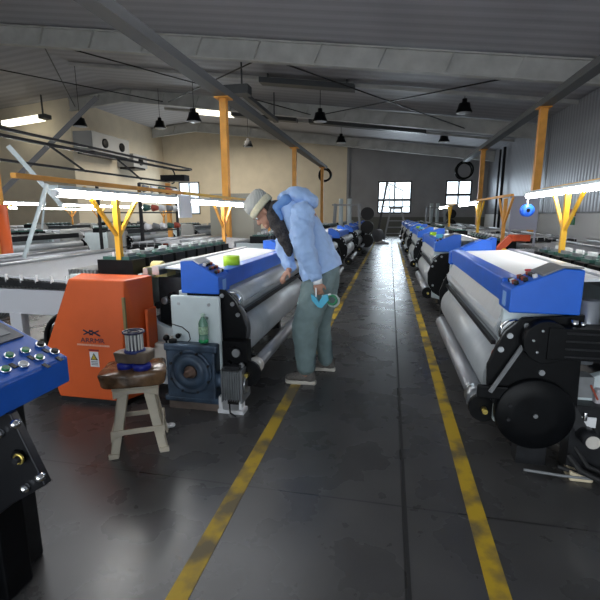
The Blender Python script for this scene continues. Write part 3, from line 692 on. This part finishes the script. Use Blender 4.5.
MB().prism([(ex-.028, .365), (ex+.033, .365), (ex+.0025, .42)], -.006, -.004).build('triangle', mat('sign_black', (.02, .02, .02), .5), lb)
MB().prism([(ex-.017, .371), (ex+.022, .371), (ex+.0025, .408)], -.008, -.006).build('triangle_fill', mat('sign_yellow', (.6, .45, .03), .5), lb)
m = MB()
for k in range(3): m.box(ex-.025, ex+.03, -.006, -.004, .325+k*.012, .331+k*.012)
m.build('label_text', grey, lb)

# ------------------------------------------------------------ stool and what stands on it
st = empty('plastic_stool', (-1.52, 2.29, 0), rz=.5, label='cream plastic stool standing before the orange cover', cat='stool')
def leg(sx, sy):
    a, c_ = .17, .10
    m = MB(); b0 = Vector((sx*a, sy*a*.85, 0)); t0 = Vector((sx*c_, sy*c_*.9, .42))
    for p_, q_ in (((0, 0), (-.062*sx, 0)), ((0, 0), (0, -.06*sy))):
        e = Vector((q_[0], q_[1], 0)); n = Vector((0 if q_[0] else -.012*sx, -.012*sy if q_[0] else 0, 0))
        m.hexa([b0, b0+e*.85, b0+e*.85+n, b0+n, t0, t0+e, t0+e+n, t0+n])
    return m
for sx in (-1, 1):
    for sy in (-1, 1):
        lg = leg(sx, sy).build('leg', plastic, st, bevel=.004)
        MB().box(sx*.175, sx*.12, sy*.152-.0-.018*(sy > 0)-.0, sy*.152+.018*(sy < 0), 0, .03).build('foot', plastic, lg)
for sy in (-1, 1):
    MB().prism([(-.125, .41), (.125, .41), (.125, .36), (.06, .385), (-.06, .385), (-.125, .36)], sy*.098-.006, sy*.098+.006).build('apron', plastic, st, bevel=.003)
    MB().prism([(-.155, .17), (.155, .17), (.157, .10), (.135, .12), (.10, .138), (-.10, .138), (-.135, .12), (-.157, .10)], sy*.128-.006, sy*.128+.006).build('rung', plastic, st, bevel=.003)
for sx in (-1, 1):
    MB().prism([(-.098, .41), (.098, .41), (.098, .36), (-.098, .36)], sx*.125-.006, sx*.125+.006, 'x').build('apron', plastic, st, bevel=.003)
    MB().prism([(-.125, .17), (.125, .17), (.125, .12), (.1, .138), (-.1, .138), (-.125, .12)], sx*.145-.006, sx*.145+.006, 'x').build('rung', plastic, st, bevel=.003)
MB().box(-.135, .135, -.11, .11, .41, .43).build('seat', plastic, st, bevel=.01)
def lump(name, lx, ly, lz, m_, loc, rz=0, disp=.02, lev=3, tx=.1, p=.5):
    me = bmesh.new(); bmesh.ops.create_cube(me, size=2)
    for v in me.verts: v.co = Vector((v.co.x*lx, v.co.y*ly, v.co.z*lz))
    bmesh.ops.subdivide_edges(me, edges=me.edges[:], cuts=3, use_grid_fill=True)
    from mathutils import noise
    for v in me.verts:
        n = noise.noise_vector(v.co*(1/tx)+Vector((lx*9, 0, 0))); v.co += n*disp*1.3*(1 if v.co.z > -lz*.9 else .0)
    d_ = bpy.data.meshes.new(name); me.to_mesh(d_); me.free(); d_.materials.append(m_)
    for f in d_.polygons: f.use_smooth = True
    o = bpy.data.objects.new(name, d_); C.objects.link(o); o.location = loc; o.rotation_euler.z = rz
    s_ = o.modifiers.new('s', 'SUBSURF'); s_.levels = s_.render_levels = 2; return o
tag(lump('taped_parcel', .185, .145, .05, brown, (-1.525, 2.29, .482), .45), 'flat brown tape-wrapped parcel covering the seat of the plastic stool', 'parcel')
deepblue = mat('deep_blue_plastic', (.015, .03, .32), .35)
for x, lab in ((-1.545, 'left blue round disc on the brown parcel'), (-1.44, 'right blue round disc on the brown parcel')):
    tag(MB().lathe((0, 0, 0), [(.035, 0), (.052, .003), (.054, .03), (.045, .04), (.02, .036)], 24).build('blue_puck', deepblue, loc=(x, 2.24, .53)), lab, 'blue disc', 'blue discs on the parcel')
tag(lump('wrapped_cake', .10, .075, .035, mat('brown_grey_wrap', (.16, .12, .085), .5, var=.3, scale=14, bump=.4), (-1.50, 2.27, .605), .1, .012), 'brown grey wrapped lump standing on the blue discs under the wire bobbin', 'bundle')
bb = empty('wire_bobbin', (-1.485, 2.25, .635), label='dark rimmed bobbin of bright silver wire on top of the stool pile', cat='bobbin')
MB().lathe((0, 0, 0), [(.03, 0), (.062, 0), (.062, .015), (.03, .018)], 24).build('lower_rim', mat('bobbin_blue', (.03, .05, .2), .4), bb)
MB().torus((0, 0, .125), .060, .007, 'z').torus((0, 0, .125), .03, .005, 'z').build('upper_rim', mat('bobbin_navy', (.02, .02, .06), .4), bb)
MB().cyl((0, 0, .018), (0, 0, .118), .034, n=20).build('core', mat('core_grey', (.25, .25, .27), .5), bb)
m = MB()
for k in range(14):
    a = 2*math.pi*k/14; m.cyl((.047*math.cos(a), .047*math.sin(a), .018), (.047*math.cos(a), .047*math.sin(a), .124), .0055, n=8)
m.build('wire_strand', mat('silver_white', (.75, .75, .73), .3, .4), bb)
tag(MB().ball((0, 0, .02), .05, (1, .6, .4)).ball((.04, .02, .02), .03, (1, 1, .5)).build('rag', paper, loc=(-1.47, 2.5, .0)), 'crumpled white rag on the floor under the stool', 'rag')

# ------------------------------------------------------------ gearbox on the floor, motor, bottle
g = empty('worm_gearbox', (-1.4, 2.8, 0), label='dusty blue grey worm gearbox beside the stool, finned motor on its right', cat='gearbox')
m = MB(); m.box(-.2, .19, 0, .15, .09, .51).box(-.23, .22, .0, .15, .06, .11).box(-.21, .21, -.01, .02, .46, .52)
hs = m.build('housing', gearblue, g, bevel=.02)
MB().lathe((0, 0, .31), [(.17, .0), (.17, -.015), (.15, -.02), (.145, -.008), (.125, -.01), (.12, -.03), (.075, -.035), (.055, -.018), (.05, .0)], 40, 'y').build('flange', gearblue, g)
MB().lathe((0, 0, .31), [(.05, -.01), (.045, -.02), (.028, -.024), (.025, -.07), (.018, -.072)], 20, 'y').build('shaft', mat('rust_steel', (.2, .13, .1), .5, .5, var=.3), g)
m = MB()
for k in range(8):
    a = R(22+45*k); m.cyl((.158*math.cos(a), -.03, .31+.158*math.sin(a)), (.158*math.cos(a), -.012, .31+.158*math.sin(a)), .011, n=6)
m.build('bolt', dark, g)
m = MB(); m.cyl((-.15, .03, .51), (-.15, .03, .54), .03).ball((-.2, .03, .55), .025).ball((-.12, .06, .56), .02).cyl((-.2, .03, .5), (-.2, .03, .55), .008); m.build('breather_cap', black, g)
m = MB(); m.box(-.2, .2, .02, .16, 0, .06); m.build('foot', mat('rusty_foot', (.13, .10, .085), .6, var=.3), g)
mo = MB(); mo.cyl((.19, .04, .25), (.25, .04, .25), .06, n=24)
mo.build('coupling', gearblue, g)
m = MB(); m.use(mat('motor_grey', (.22, .235, .25), .4, .5, var=.2)).box(.25, .40, -.03, .13, .13, .34)
for k in range(8): m.box(.258+k*.018, .262+k*.018, -.045, .145, .12, .355)
m.box(.25, .257, -.045, .145, .11, .36).box(.395, .41, -.045, .145, .11, .36)
mt = m.build('motor', None, g, bevel=.002)
MB().lathe((.41, .05, .235), [(.075, 0), (.075, .012), (.06, .014), (.05, .004), (.02, .01)], 28, 'x').build('fan_cover', steel, mt)
MB().box(.27, .38, -.02, .1, .355, .38).build('terminal_box', dark, mt)
MB().pipe([(.31, -.04, .12), (.32, -.06, .04), (.36, -.05, .012)], .006, 6).build('cable', black, mt)
MB().box(.2, .4, .0, .1, .0, .03).box(.21, .24, .0, .1, .03, .13).box(.36, .38, .02, .1, .03, .12).build('motor_foot', paper, mt)
bt = empty('water_bottle', (-1.315, 2.86, .52), label='green plastic water bottle standing on the gearbox', cat='bottle')
gb = mat('bottle_plastic', (.25, .5, .38), .15, trans=.5)
MB().lathe((0, 0, 0), [(.03, 0), (.034, .01), (.034, .05), (.031, .055), (.034, .06), (.034, .15), (.024, .175), (.014, .19), (.013, .20)], 24).build('bottle_body', gb, bt)
MB().lathe((0, 0, 0), [(.0345, .07), (.0352, .072), (.0352, .125), (.0345, .127)], 24).build('label_band', mat('label_green', (.3, .45, .3), .5, var=.5, scale=60), bt)
MB().lathe((0, 0, 0), [(.015, .198), (.016, .2), (.016, .218), (.012, .222)], 16).build('bottle_cap', mat('cap_white', (.45, .6, .5), .4), bt)
MB().lathe((0, 0, 0), [(.031, .003), (.036, .005), (.036, .028), (.033, .03)], 24).build('tinted_base', mat('bottle_base_green', (.02, .3, .1), .2), bt)

# ------------------------------------------------------------ loom nearest the camera at the left edge: console and plate
L0 = empty('power_loom', (LX0, 1.4, 0), label='nearest left loom end with screen, green push buttons and bolted black plate', cat='loom', group='power looms in rows')
# console wedge: x 0 (aisle) .. -.62, local y -.42..0
zc0, zf, zb = .80, .905, 1.10
m = MB(); m.prism([(0, zc0), (-.75, zc0), (-.75, zb+.02), (-.42, zb), (0, zf)], -.42, 0)
con = m.build('console', blue, L0, bevel=.008)
sl = (zb-zf)/.42
def onz(x): return zf+sl*(-x)
def btn(u, v, mcol, kind='push'):
    # intersect pixel ray with slope plane
    r = fw+rt*((u-300)/F)+up*((300-v)/F)
    # z = zf - sl*(X-LX0)  ->  H + r.z t = zf - sl*(r.x t - LX0)
    tt = (zf+sl*LX0-H)/(r.z+sl*r.x); x_, y_ = r.x*tt-LX0, r.y*tt-1.4
    return x_, y_
nv = Vector((sl, 0, 1)).normalized()
for u, v, mm_ in ((9, 357, green), (25, 352, green), (39, 359, green), (23, 366, paper), (40, 346, black), (54, 353, black), (5, 371, green)):
    x_, y_ = btn(u, v, mm_); p_ = Vector((x_, y_, onz(x_)))
    bo = MB().use(chrome).cyl(p_, p_+nv*.010, .0175, n=24).use(mm_).cyl(p_+nv*.0095, p_+nv*.016, .0125, n=20).build('push_button', None, con)
for u, v in ((13, 366), (31, 358), (46, 366), (46, 351), (59, 359)):
    x_, y_ = btn(u, v, None); p_ = Vector((x_, y_, onz(x_)))
    e1 = Vector((1, 0, -sl)).normalized()*.014; e2 = Vector((0, .008, 0)); n_ = nv*.003
    MB().use(dark).hexa([p_-e1-e2, p_+e1-e2, p_+e1+e2, p_-e1+e2, p_-e1-e2+n_, p_+e1-e2+n_, p_+e1+e2+n_, p_-e1+e2+n_]).build('name_plate', None, con)
m = MB(); x0, x1, y0, y1 = -.42, -.165, -.36, -.03
q_ = [Vector((a, b_, onz(a))) for a, b_ in ((x0, y0), (x1, y0), (x1, y1), (x0, y1))]
m.use(mat('screen_bezel', (.09, .10, .12), .4)).hexa(q_+[k+nv*.008 for k in q_]); m.build('screen_bezel', None, con)
q_ = [Vector((a, b_, onz(a)))+nv*.008 for a, b_ in ((x0+.02, y0+.03), (x1-.03, y0+.03), (x1-.03, y1-.03), (x0+.02, y1-.03))]
MB().use(mat('screen_glass', (.13, .15, .17), .15)).hexa(q_+[k+nv*.002 for k in q_]).build('screen', None, con)
MB().box(-.62, -.56, .0, .04, .85, 1.08).box(-.66, -.52, .0, .03, .8, .86).build('blue_bracket', blue, L0, bevel=.004)
m = MB(); yy = -.30
pl = [at(a, b_, Y=1.12) for a, b_ in ((-60, 410), (15, 411), (22, 425), (50, 482), (18, 500), (-60, 560))]
m.prism([(p_.x-LX0, p_.z) for p_ in pl], yy, yy+.03); plt = m.build('end_plate', mat('plate_sheen', (.025, .026, .03), .3, .6), L0, bevel=.004)
for u, v in ((17, 423), (1, 433), (42, 476), (27, 487), (-14, 466), (-20, 500)):
    p_ = at(u, v, Y=1.1); MB().lathe((p_.x-LX0, yy, p_.z), [(.016, 0), (.016, -.012), (.012, -.02), (.004, -.024)], 16, 'y').build('bolt', chrome, plt)
p_ = at(23, 456, Y=1.1)
MB().use(black).cyl((p_.x-LX0-.012, yy-.012, p_.z), (p_.x-LX0-.012, yy, p_.z), .026, n=6).use(brass).torus((p_.x-LX0, yy-.018, p_.z), .016, .005, 'y').use(dark).cyl((p_.x-LX0, yy-.035, p_.z), (p_.x-LX0, yy, p_.z), .012, n=10).build('ring_nut', None, plt)
MB().box(-.14, -.9, -.27, -.15, 0, .80).build('frame_block', black, L0, bevel=.01)
MB().box(-.28, -.20, -.14, -.03, 0, .78).build('leg', dark, L0, bevel=.01)
MB().box(-.9, -.2, -.6, -.28, 0, .5).build('base_frame', black, L0, bevel=.01)

# ------------------------------------------------------------ far end of the aisle: ladder, racks
def ladder():
    t = empty('platform_ladder', (.0, 26, 0), label='tall grey rolling platform ladder before the far window', cat='ladder')
    o = Vector((0, 26, 0)); g1 = mat('ladder_grey', (.38, .39, .40), .5, .1); m = MB()
    def pt(u, v, y): return at(u, v, Y=y)-o
    for dy in (0, .9): m.bar(pt(387, 182, 26)+Vector((0, dy, 0)), pt(377, 237, 25.6)+Vector((0, dy, 0)), .1, .07)
    for k in range(9):
        f_ = (k+.5)/9; a_ = pt(387, 182, 26).lerp(pt(377, 237, 25.6), f_); m.bar(a_, a_+Vector((0, .9, 0)), .05)
    m.build('stair_frame', mat('ladder_dark', (.05, .05, .055), .5), t)
    m = MB(); A_, B_, C_, D_ = pt(391, 208, 25.5), pt(384, 240, 25.2), pt(401, 208, 25.5), pt(408, 240, 25.2)
    m.bar(A_, B_, .1).bar(C_, D_, .1).bar(A_, C_, .12)
    for k in range(1, 5): m.bar(A_.lerp(B_, k/5), C_.lerp(D_, k/5), .06)
    m.build('rung_frame', g1, t); m = MB()
    m.box(A_.x-.1, C_.x+.1, -.5, .6, A_.z-.02, A_.z+.06); m.build('platform', g1, t)
    for x in (A_.x-.1, C_.x+.1):
        MB().bar((x, .55, A_.z), (x, .55, A_.z+1), .05).bar((x, .55, A_.z+1), (pt(387, 182, 26).x, .55, pt(387, 182, 26).z), .05).build('handrail', g1, t)
    for u in (380, 408): 
        p_ = pt(u, 238, 25.3); MB().cyl((p_.x-.04, p_.y, .12), (p_.x+.04, p_.y, .12), .12, n=16).build('wheel', rubber, t)
    tag(MB().cyl((-.72, 24.2, .34), (-.5, 24.4, .34), .34, n=24).build('fabric_roll', mat('pale_roll', (.35, .35, .36), .6)), 'pale round fabric roll end on the floor left of the platform ladder', 'fabric roll')
ladder()
def rack(x, y, label):
    t = empty('spool_rack', (x, y, 0), label=label, cat='rack', group='racks at the far end of the aisle')
    m = MB()
    for a in (-.6, .6):
        m.bar((a, 0, 0), (a*.8, 0, 1.9), .07); m.bar((a, .5, 0), (a*.8, .5, 1.9), .07)
    for z in (.3, 1.0, 1.85): m.bar((-.6, 0, z), (.6, 0, z), .05).bar((-.6, .5, z), (.6, .5, z), .05)
    m.build('rack_frame', mat('rack_grey', (.25, .26, .27), .5, .2), t)
    for z in (.4, .95, 1.5): 
        MB().cyl((.85, -.1, z), (.85, .6, z), .26, n=20).build('wheel', rubber, t)
    for a in (-.25, .1): MB().cyl((a, .2, .3), (a, .2, 2.1), .09, n=14).build('white_roll', white, t)
rack(-1.75, 18.0, 'grey rack with white upright rolls and black wheels at left of the far aisle')
rack(2.6, 26.4, 'grey rack with white rolls behind the far right looms')
tag(MB().box(-.35, .35, -.2, .2, 0, .06).ball((0, 0, .09), .12, (1.4, 1, .5)).build('floor_cloth', paper, loc=(-.35, 22.4, 0)), 'small pale heap on the aisle floor before the ladder', 'heap')
# grey cabinet behind the person's cap and orange crate
tag(MB().box(-.55, .55, -.3, .3, 0, 1.95).box(-.56, .56, -.31, .31, 1.0, 1.03).build('metal_cabinet', mat('olive_cabinet', (.33, .33, .28), .6), loc=(-3.75, 10.35, 0)), 'olive grey metal cabinet standing behind the person\'s cap', 'cabinet')
tag(MB().box(-.35, .35, -.25, .25, 0, 1.05).box(-.37, .37, -.27, .27, 1.0, 1.05).build('tool_chest', redor, loc=(-2.3, 10.0, 0)), 'red orange chest beyond the first left loom, in front of the cabinet', 'chest')
t = empty('yarn_creel', (-5.65, 8.4, 0), label='tall dark creel frame at the left before the bright far-left window', cat='creel')
m = MB()
for a in (-.5, .5):
    for b_ in (0, 1.6): m.bar((a, b_, 0), (a, b_, 2.1), .05)
for z in (.7, 1.1, 1.5, 1.9, 2.1):
    for a in (-.5, .5): m.bar((a, 0, z), (a, 1.6, z), .03)
m.build('creel_frame', dark, t)
for i in range(4):
    for j in range(5): MB().cyl((.5, .15+.33*j, .8+.4*i), (.62, .15+.33*j, .8+.4*i), .08, .05, n=12).build('yarn_cone', [paper, teal, cored, paper, grey][(i*3+j) % 5], t)

# ------------------------------------------------------------ person
def person():
    t = empty('person', (-.62, 3.6, 0), label='person in pale blue jacket, grey green trousers and knitted cap stooping over the loom', cat='person')
    o = Vector((-.62, 3.6, 0))
    def pt(u, v, y): return at(u, v, Y=y)-o
    def caps(m, a, b_, r1, r2, n=16):
        m.cyl(a, b_, r1, r2, n=n, cap=True); m.ball(a, r1, n=n); m.ball(b_, r2, n=n)
    def fin(m, name, m_, parent, vox, smooth=8, disp=0, dscale=.1):
        ob = m.build(name, m_, parent); r = ob.modifiers.new('r', 'REMESH'); r.mode = 'VOXEL'; r.voxel_size = vox; r.use_smooth_shade = True
        s_ = ob.modifiers.new('s', 'SMOOTH'); s_.iterations = smooth; s_.factor = .5
        if disp:
            tx = bpy.data.textures.new(name+'_folds', 'CLOUDS'); tx.noise_scale = dscale; tx.noise_depth = 2
            d_ = ob.modifiers.new('d', 'DISPLACE'); d_.texture = tx; d_.strength = disp; d_.mid_level = .5; d_.texture_coords = 'LOCAL'
        return ob
    hip = pt(324, 272, 3.66); chest = pt(302, 220, 3.63); neck = pt(283, 206, 3.62); head = pt(263, 210, 3.60)
    shL, elL, wrL = pt(302, 214, 3.43), pt(306, 252, 3.36), pt(317, 281, 3.37)
    shR, elR, wrR = pt(294, 211, 3.82), pt(284, 248, 3.86), pt(289, 270, 3.66)
    hpL, knL, anL = pt(318, 284, 3.56), pt(307, 328, 3.50), pt(306, 373, 3.48)
    hpR, knR, anR = pt(330, 282, 3.76), pt(321, 324, 3.82), pt(326, 361, 3.84)
    # axes of the head: face looks down and to -X
    look = (Vector((-.62, -.05, -.78))).normalized(); crown = Vector((-.78, -.1, .62)).normalized()
    side = look.cross(crown).normalized()
    def hp(f_, u_, s_): return head+look*f_+crown*u_+side*s_
    RM = Matrix((look, side, crown)).transposed()
    b = MB()
    b.ball(hp(.0, .02, 0), .098, (1.0, .80, 1.12), 20, RM); b.ball(hp(.03, -.06, 0), .068, (1.0, .85, 1.0), 16, RM)
    b.ball(hp(.085, -.11, 0), .028, (1, 1.1, .8), 12, RM)       # chin
    b.cyl(hp(.09, -.01, 0), hp(.118, -.045, 0), .010, .017, n=10); b.ball(hp(.112, -.045, 0), .017, n=10)     # nose
    b.ball(hp(.095, .012, .034), .014, n=8); b.ball(hp(.095, .012, -.034), .014, n=8)       # brows
    b.ball(hp(.098, -.083, 0), .018, (.6, 1.4, .5), 10, RM)     # lips
    for q in (-1, 1): b.ball(hp(-.01, -.03, q*.078), .028, (.6, .3, 1.1), 10, RM)   # ears
    caps(b, hp(-.03, -.08, 0), neck, .055, .06); caps(b, neck, chest, .07, .13); caps(b, chest, hip, .12, .11)
    for sh, el, wr in ((shL, elL, wrL), (shR, elR, wrR)): caps(b, chest.lerp(neck, .5), sh, .07, .06); caps(b, sh, el, .05, .04); caps(b, el, wr, .038, .027)
    for hp_, kn, an in ((hpL, knL, anL), (hpR, knR, anR)): caps(b, hip, hp_, .09, .08); caps(b, hp_, kn, .078, .055); caps(b, kn, an, .052, .038); caps(b, an, an+Vector((-.06, 0, -.035)), .032, .022)
    # hands
    def hand(wr, dirv, palmn, thumb, curl=.4):
        d = dirv.normalized(); n = (palmn-d*palmn.dot(d)).normalized(); s = d.cross(n)
        pc = wr+d*.05
        b.ball(wr+d*.045, .045, (1.0, .85, .42), 12, Matrix((d, s, n)).transposed())
        for k, (off, ln) in enumerate(((-.030, .066), (-.010, .076), (.010, .072), (.029, .056))):
            p0 = wr+d*.078+s*off; d1 = (d*math.cos(curl)+n*math.sin(curl)); d2 = (d*math.cos(curl*2.3)+n*math.sin(curl*2.3)); d3 = (d*math.cos(curl*3.4)+n*math.sin(curl*3.4))
            p1 = p0+d1*ln*.45; p2 = p1+d2*ln*.32; p3 = p2+d3*ln*.25
            caps(b, p0-d*.02, p1, .0095, .009, 8); caps(b, p1, p2, .009, .008, 8); caps(b, p2, p3, .008, .007, 8)
        q0 = wr+d*.03+s*thumb*.03; q1 = q0+(d*.6+s*thumb*.6+n*.4).normalized()*.035; q2 = q1+(d*.8+n*.6).normalized()*.028
        caps(b, q0, q1, .013, .011, 8); caps(b, q1, q2, .011, .008, 8)
    dL = (pt(319, 296, 3.36)-wrL); hand(wrL, dL, Vector((.2, 1, 0)), 1, .55)
    dR = (pt(279, 281, 3.56)-wrR); hand(wrR, dR, Vector((.1, -.2, -1)), 1, .35)
    body = fin(b, 'body', skin, t, .0065, 3)
    for q in (-1, 1): MB().use(paper).ball(hp(.083, -.005, q*.033), .012, n=10).use(black).ball(hp(.092, -.008, q*.033), .006, n=8).build('eye', None, t)
    # jacket
    def bake(ob):
        bpy.context.view_layer.update()
        me = bpy.data.meshes.new_from_object(ob.evaluated_get(bpy.context.evaluated_depsgraph_get())); ob.modifiers.clear(); ob.data = me
        if not me.materials: me.materials.append(jacketm)
        return ob
    j = MB()
    back = [(290, 209, .115), (297, 217, .14), (304, 228, .158), (310, 241, .172), (315, 252, .182), (319, 262, .192), (322, 272, .20), (325, 281, .20)]
    prev = None
    for u, v, r in back:
        p_ = pt(u, v, 3.63); j.ball(p_, r, (.93, 1.22, .93), 20)
        if prev:
            for f_ in (.33, .66): j.ball(prev[0].lerp(p_, f_), prev[1]+(r-prev[1])*f_, (.93, 1.22, .93), 20)
        prev = (p_, r)
    jk = bake(fin(j, 'jacket', jacketm, t, .012, 8, .045, .13))
    bmj = bmesh.new(); bmj.from_mesh(jk.data)
    hA, hB, hC = pt(346, 262, 3.63), pt(302, 281, 3.63), pt(346, 264, 3.85)
    nn = (hB-hA).cross(Vector((0, 1, 0))).normalized(); nn = nn if nn.z < 0 else -nn
    rs = bmesh.ops.bisect_plane(bmj, geom=bmj.verts[:]+bmj.edges[:]+bmj.faces[:], plane_co=hA, plane_no=nn, clear_outer=True)
    bmesh.ops.holes_fill(bmj, edges=[e for e in rs['geom_cut'] if isinstance(e, bmesh.types.BMEdge)], sides=0)
    bmj.to_mesh(jk.data); bmj.free()
    for f_ in jk.data.polygons: f_.use_smooth = True
    sl_ = MB(); midL = pt(301, 234, 3.39)
    caps(sl_, shL+Vector((0, .03, 0)), midL, .100, .095); caps(sl_, midL, elL, .095, .084); caps(sl_, elL, pt(315, 274, 3.37), .084, .058)
    fin(sl_, 'sleeve', jacketm, jk, .010, 6, .035, .07)
    sl_ = MB(); caps(sl_, shR, elR, .09, .085); caps(sl_, elR, pt(290, 267, 3.70), .08, .058)
    fin(sl_, 'sleeve', jacketm, jk, .010, 6, .035, .07)
    m = MB()
    m.cyl(pt(314.5, 273, 3.37), pt(317, 280, 3.37), .052, .047, n=20).build('cuff', jacketm, jk)
    MB().cyl(pt(317, 279, 3.37), pt(318, 284, 3.37), .040, .037, n=20).build('shirt_cuff', bcloth, jk)
    # hood lump and collar
    hd = MB(); 
    hd.ball(pt(299, 196, 3.63), .105, (1.15, 1.3, .75), 18, Matrix.Rotation(R(12), 3, 'Y')); hd.ball(pt(309, 200, 3.63), .08, (1.1, 1.35, .8), 18, Matrix.Rotation(R(35), 3, 'Y'))
    hd.ball(pt(288, 199, 3.63), .09, (1, 1.3, .8), 16)
    fin(hd, 'hood', jacketm, jk, .01, 5, .02, .07)
    col = MB(); caps(col, pt(286, 200, 3.52), pt(276, 207, 3.52), .040, .032); caps(col, pt(276, 207, 3.52), pt(280, 218, 3.50), .032, .03); caps(col, pt(286, 200, 3.52), pt(286, 200, 3.72), .05, .05); caps(col, pt(286, 198, 3.72), pt(276, 207, 3.72), .04, .032)
    fin(col, 'collar', mat('collar_blue', (.13, .27, .58), .7), jk, .01, 4)
    fur = MB(); 
    for k, (u, v, r) in enumerate(((272, 215, .05), (276, 222, .065), (281, 230, .07), (285, 238, .065), (288, 246, .05), (289, 252, .035))): 
        fur.ball(pt(u, v, 3.52), r, (.9, 1.5, 1.2), 14)
    fur.ball(pt(276, 208, 3.6), .07, (1, 1.2, 1), 14)
    fin(fur, 'lining', furm, t, .009, 10, .012, .03)
    # cap: knitted, covers the crown
    c_ = MB(); prof = [(.112, -.005), (.118, .01), (.115, .04)]
    def ring(r, h_, fx=0): return [c_.b.verts.new(hp(-.012+r*math.cos(a)*1.0, h_, r*.86*math.sin(a))) for a in [2*math.pi*k/28 for k in range(28)]]
    def loft(m_, prof, name, parent):
        nonlocal c_
        c_ = MB().use(m_); rs = [ring(r, h_) for r, h_ in prof]
        for A_, B_ in zip(rs, rs[1:]):
            for k in range(28):
                f_ = c_.b.faces.new((A_[k], A_[(k+1) % 28], B_[(k+1) % 28], B_[k])); f_.smooth = True
        c_.b.faces.new(rs[-1]); c_.b.faces.new(rs[0][::-1]); return c_.build(name, None, parent)
    kc = loft(capm, [(.106, .05), (.118, .06), (.119, .10), (.112, .13), (.085, .155), (.04, .165), (.01, .166)], 'knit_cap', t)
    loft(capband, [(.112, .0), (.121, .005), (.124, .03), (.121, .058), (.112, .062)], 'cap_band', kc)
    # hair at the nape
    hr = MB(); hr.ball(hp(-.045, -.01, 0), .085, (.7, .9, .9), 16, RM); hr.build('hair', mat('dark_hair', (.02, .018, .016), .8), t)
    # trousers
    tr = MB(); caps(tr, hip+Vector((0, -.03, .02)), hpL, .135, .135); caps(tr, hip+Vector((0, .05, .02)), hpR+Vector((-.03, 0, 0)), .13, .115)
    kl = pt(305, 327, 3.49); al = pt(306, 366, 3.48); caps(tr, hpL, kl, .138, .115); caps(tr, kl, al, .115, .083)
    caps(tr, hpR+Vector((-.03, 0, 0)), knR, .115, .088); caps(tr, knR, anR+Vector((0, 0, .02)), .088, .07)
    fin(tr, 'trousers', trousm, t, .010, 6, .018, .07)
    # shoes
    for an, y, rz_ in ((anL, 3.49-3.6, .05), (anR, 3.85-3.6, .0)):
        ax = an.x+.03; gz = 0
        sh = MB()
        sh.ball((ax-.0, y, .065), .052, (1.1, .85, 1)); sh.ball((ax-.07, y, .065), .052, (1.4, .9, .9)); sh.ball((ax-.13, y, .058), .048, (1.3, 1, .8)); sh.ball((ax-.165, y, .05), .045, (1.2, 1, .7)); sh.ball((ax, y, .10), .05, (1, .9, 1)); sh.ball((ax-.05, y, .09), .045, (1.2, .8, .9))
        so = fin(sh, 'shoe', shoem, t, .007, 5)
        s2 = MB(); prof2 = [(ax+.055, y-.03), (ax+.06, y), (ax+.055, y+.03), (ax-.05, y+.036), (ax-.15, y+.05), (ax-.205, y+.035), (ax-.22, y), (ax-.205, y-.035), (ax-.15, y-.05), (ax-.05, y-.036)]
        s2.prism(prof2, 0, .035, 'z').build('sole', solem, so, bevel=.008)
        la = MB()
        for k in range(4): la.bar((ax-.06-.025*k, y-.025, .098-.010*k), (ax-.07-.025*k, y+.025, .098-.010*k), .006)
        la.build('lace', dark, so)
    # scissors held in left hand
    s0 = pt(318, 290, 3.35)
    sc = empty('yarn_snips', o+s0, label='bright cyan plastic handled tool held in the person\'s lower hand', cat='tool')
    cy = mat('cyan_plastic', (.06, .42, .62), .35)
    m = MB(); P0 = lambda u, v: at(u, v, Y=3.33)-(o+s0)
    m.prism([(P0(*q).x, P0(*q).z) for q in ((311, 294), (316, 297), (319, 302), (323, 295), (328, 294), (329, 300), (322, 308), (318, 307), (312, 300))], -.035, -.0).build('handle', cy, sc, bevel=.004)
    m = MB(); m.torus(P0(332, 300), .035, .010, 'y'); m.build('grip_ring', green, sc)
    MB().torus(P0(333, 301)+Vector((0, .01, 0)), .046, .009, 'y').build('outer_ring', mat('grey_green_plastic', (.35, .42, .4), .4), sc)
    MB().bar(P0(322, 296), P0(331, 294), .012).bar(P0(316, 297), P0(316, 288), .010).build('shank', steel, sc)
    # dark tool at the right hand
person()
# ------------------------------------------------------------ light
w = bpy.data.worlds.new('sky'); bpy.context.scene.world = w; w.use_nodes = True
bg = w.node_tree.nodes['Background']; bg.inputs[0].default_value = (.86, .94, 1, 1); bg.inputs[1].default_value = 1.7
def area(name, loc, rot, sx, sy, e, col=(1, 1, 1)):
    l = bpy.data.lights.new(name, 'AREA'); l.shape = 'RECTANGLE'; l.size = sx; l.size_y = sy; l.energy = e; l.color = col
    o = bpy.data.objects.new(name, l); C.objects.link(o); o.location = loc; o.rotation_euler = rot; return o
# daylight entering at the windows, plus added fill lamps at roof and back
area('window_daylight', (.26, YF+.5, 2.7), (R(-90), 0, 0), 2.2, 2.1, 140, (.9, .96, 1))
area('window_daylight', (4.5, YF+.5, 2.9), (R(-90), 0, 0), 1.6, 1.5, 35, (.85, .93, 1))
area('window_daylight', (-15.3, YF+.5, 2.7), (R(-90), 0, 0), 1.6, 2.3, 150, (.9, .96, 1))
area('roof_fill', (-11, 26, 6.6), (0, 0, 0), 5, 3, 330, (1, .93, .8))  # added fill lamp under the closed roof, brightens the far left walls
area('roof_fill', (-5, 8, 6.2), (0, 0, 0), 7, 5, 150, (.93, .96, 1))  # second added fill under the roof, no opening above it
area('back_fill', (-2, YB, 2.1), (R(90), 0, 0), 10, 4, 90, (.92, .96, 1))  # added soft fill at the back opening, behind the camera
sc = bpy.context.scene
sc.view_settings.view_transform = 'Standard'; sc.view_settings.look = 'None'; sc.view_settings.exposure = .85; sc.view_settings.gamma = 1
sc.view_settings.use_curve_mapping = False
sc.cycles.use_denoising = True
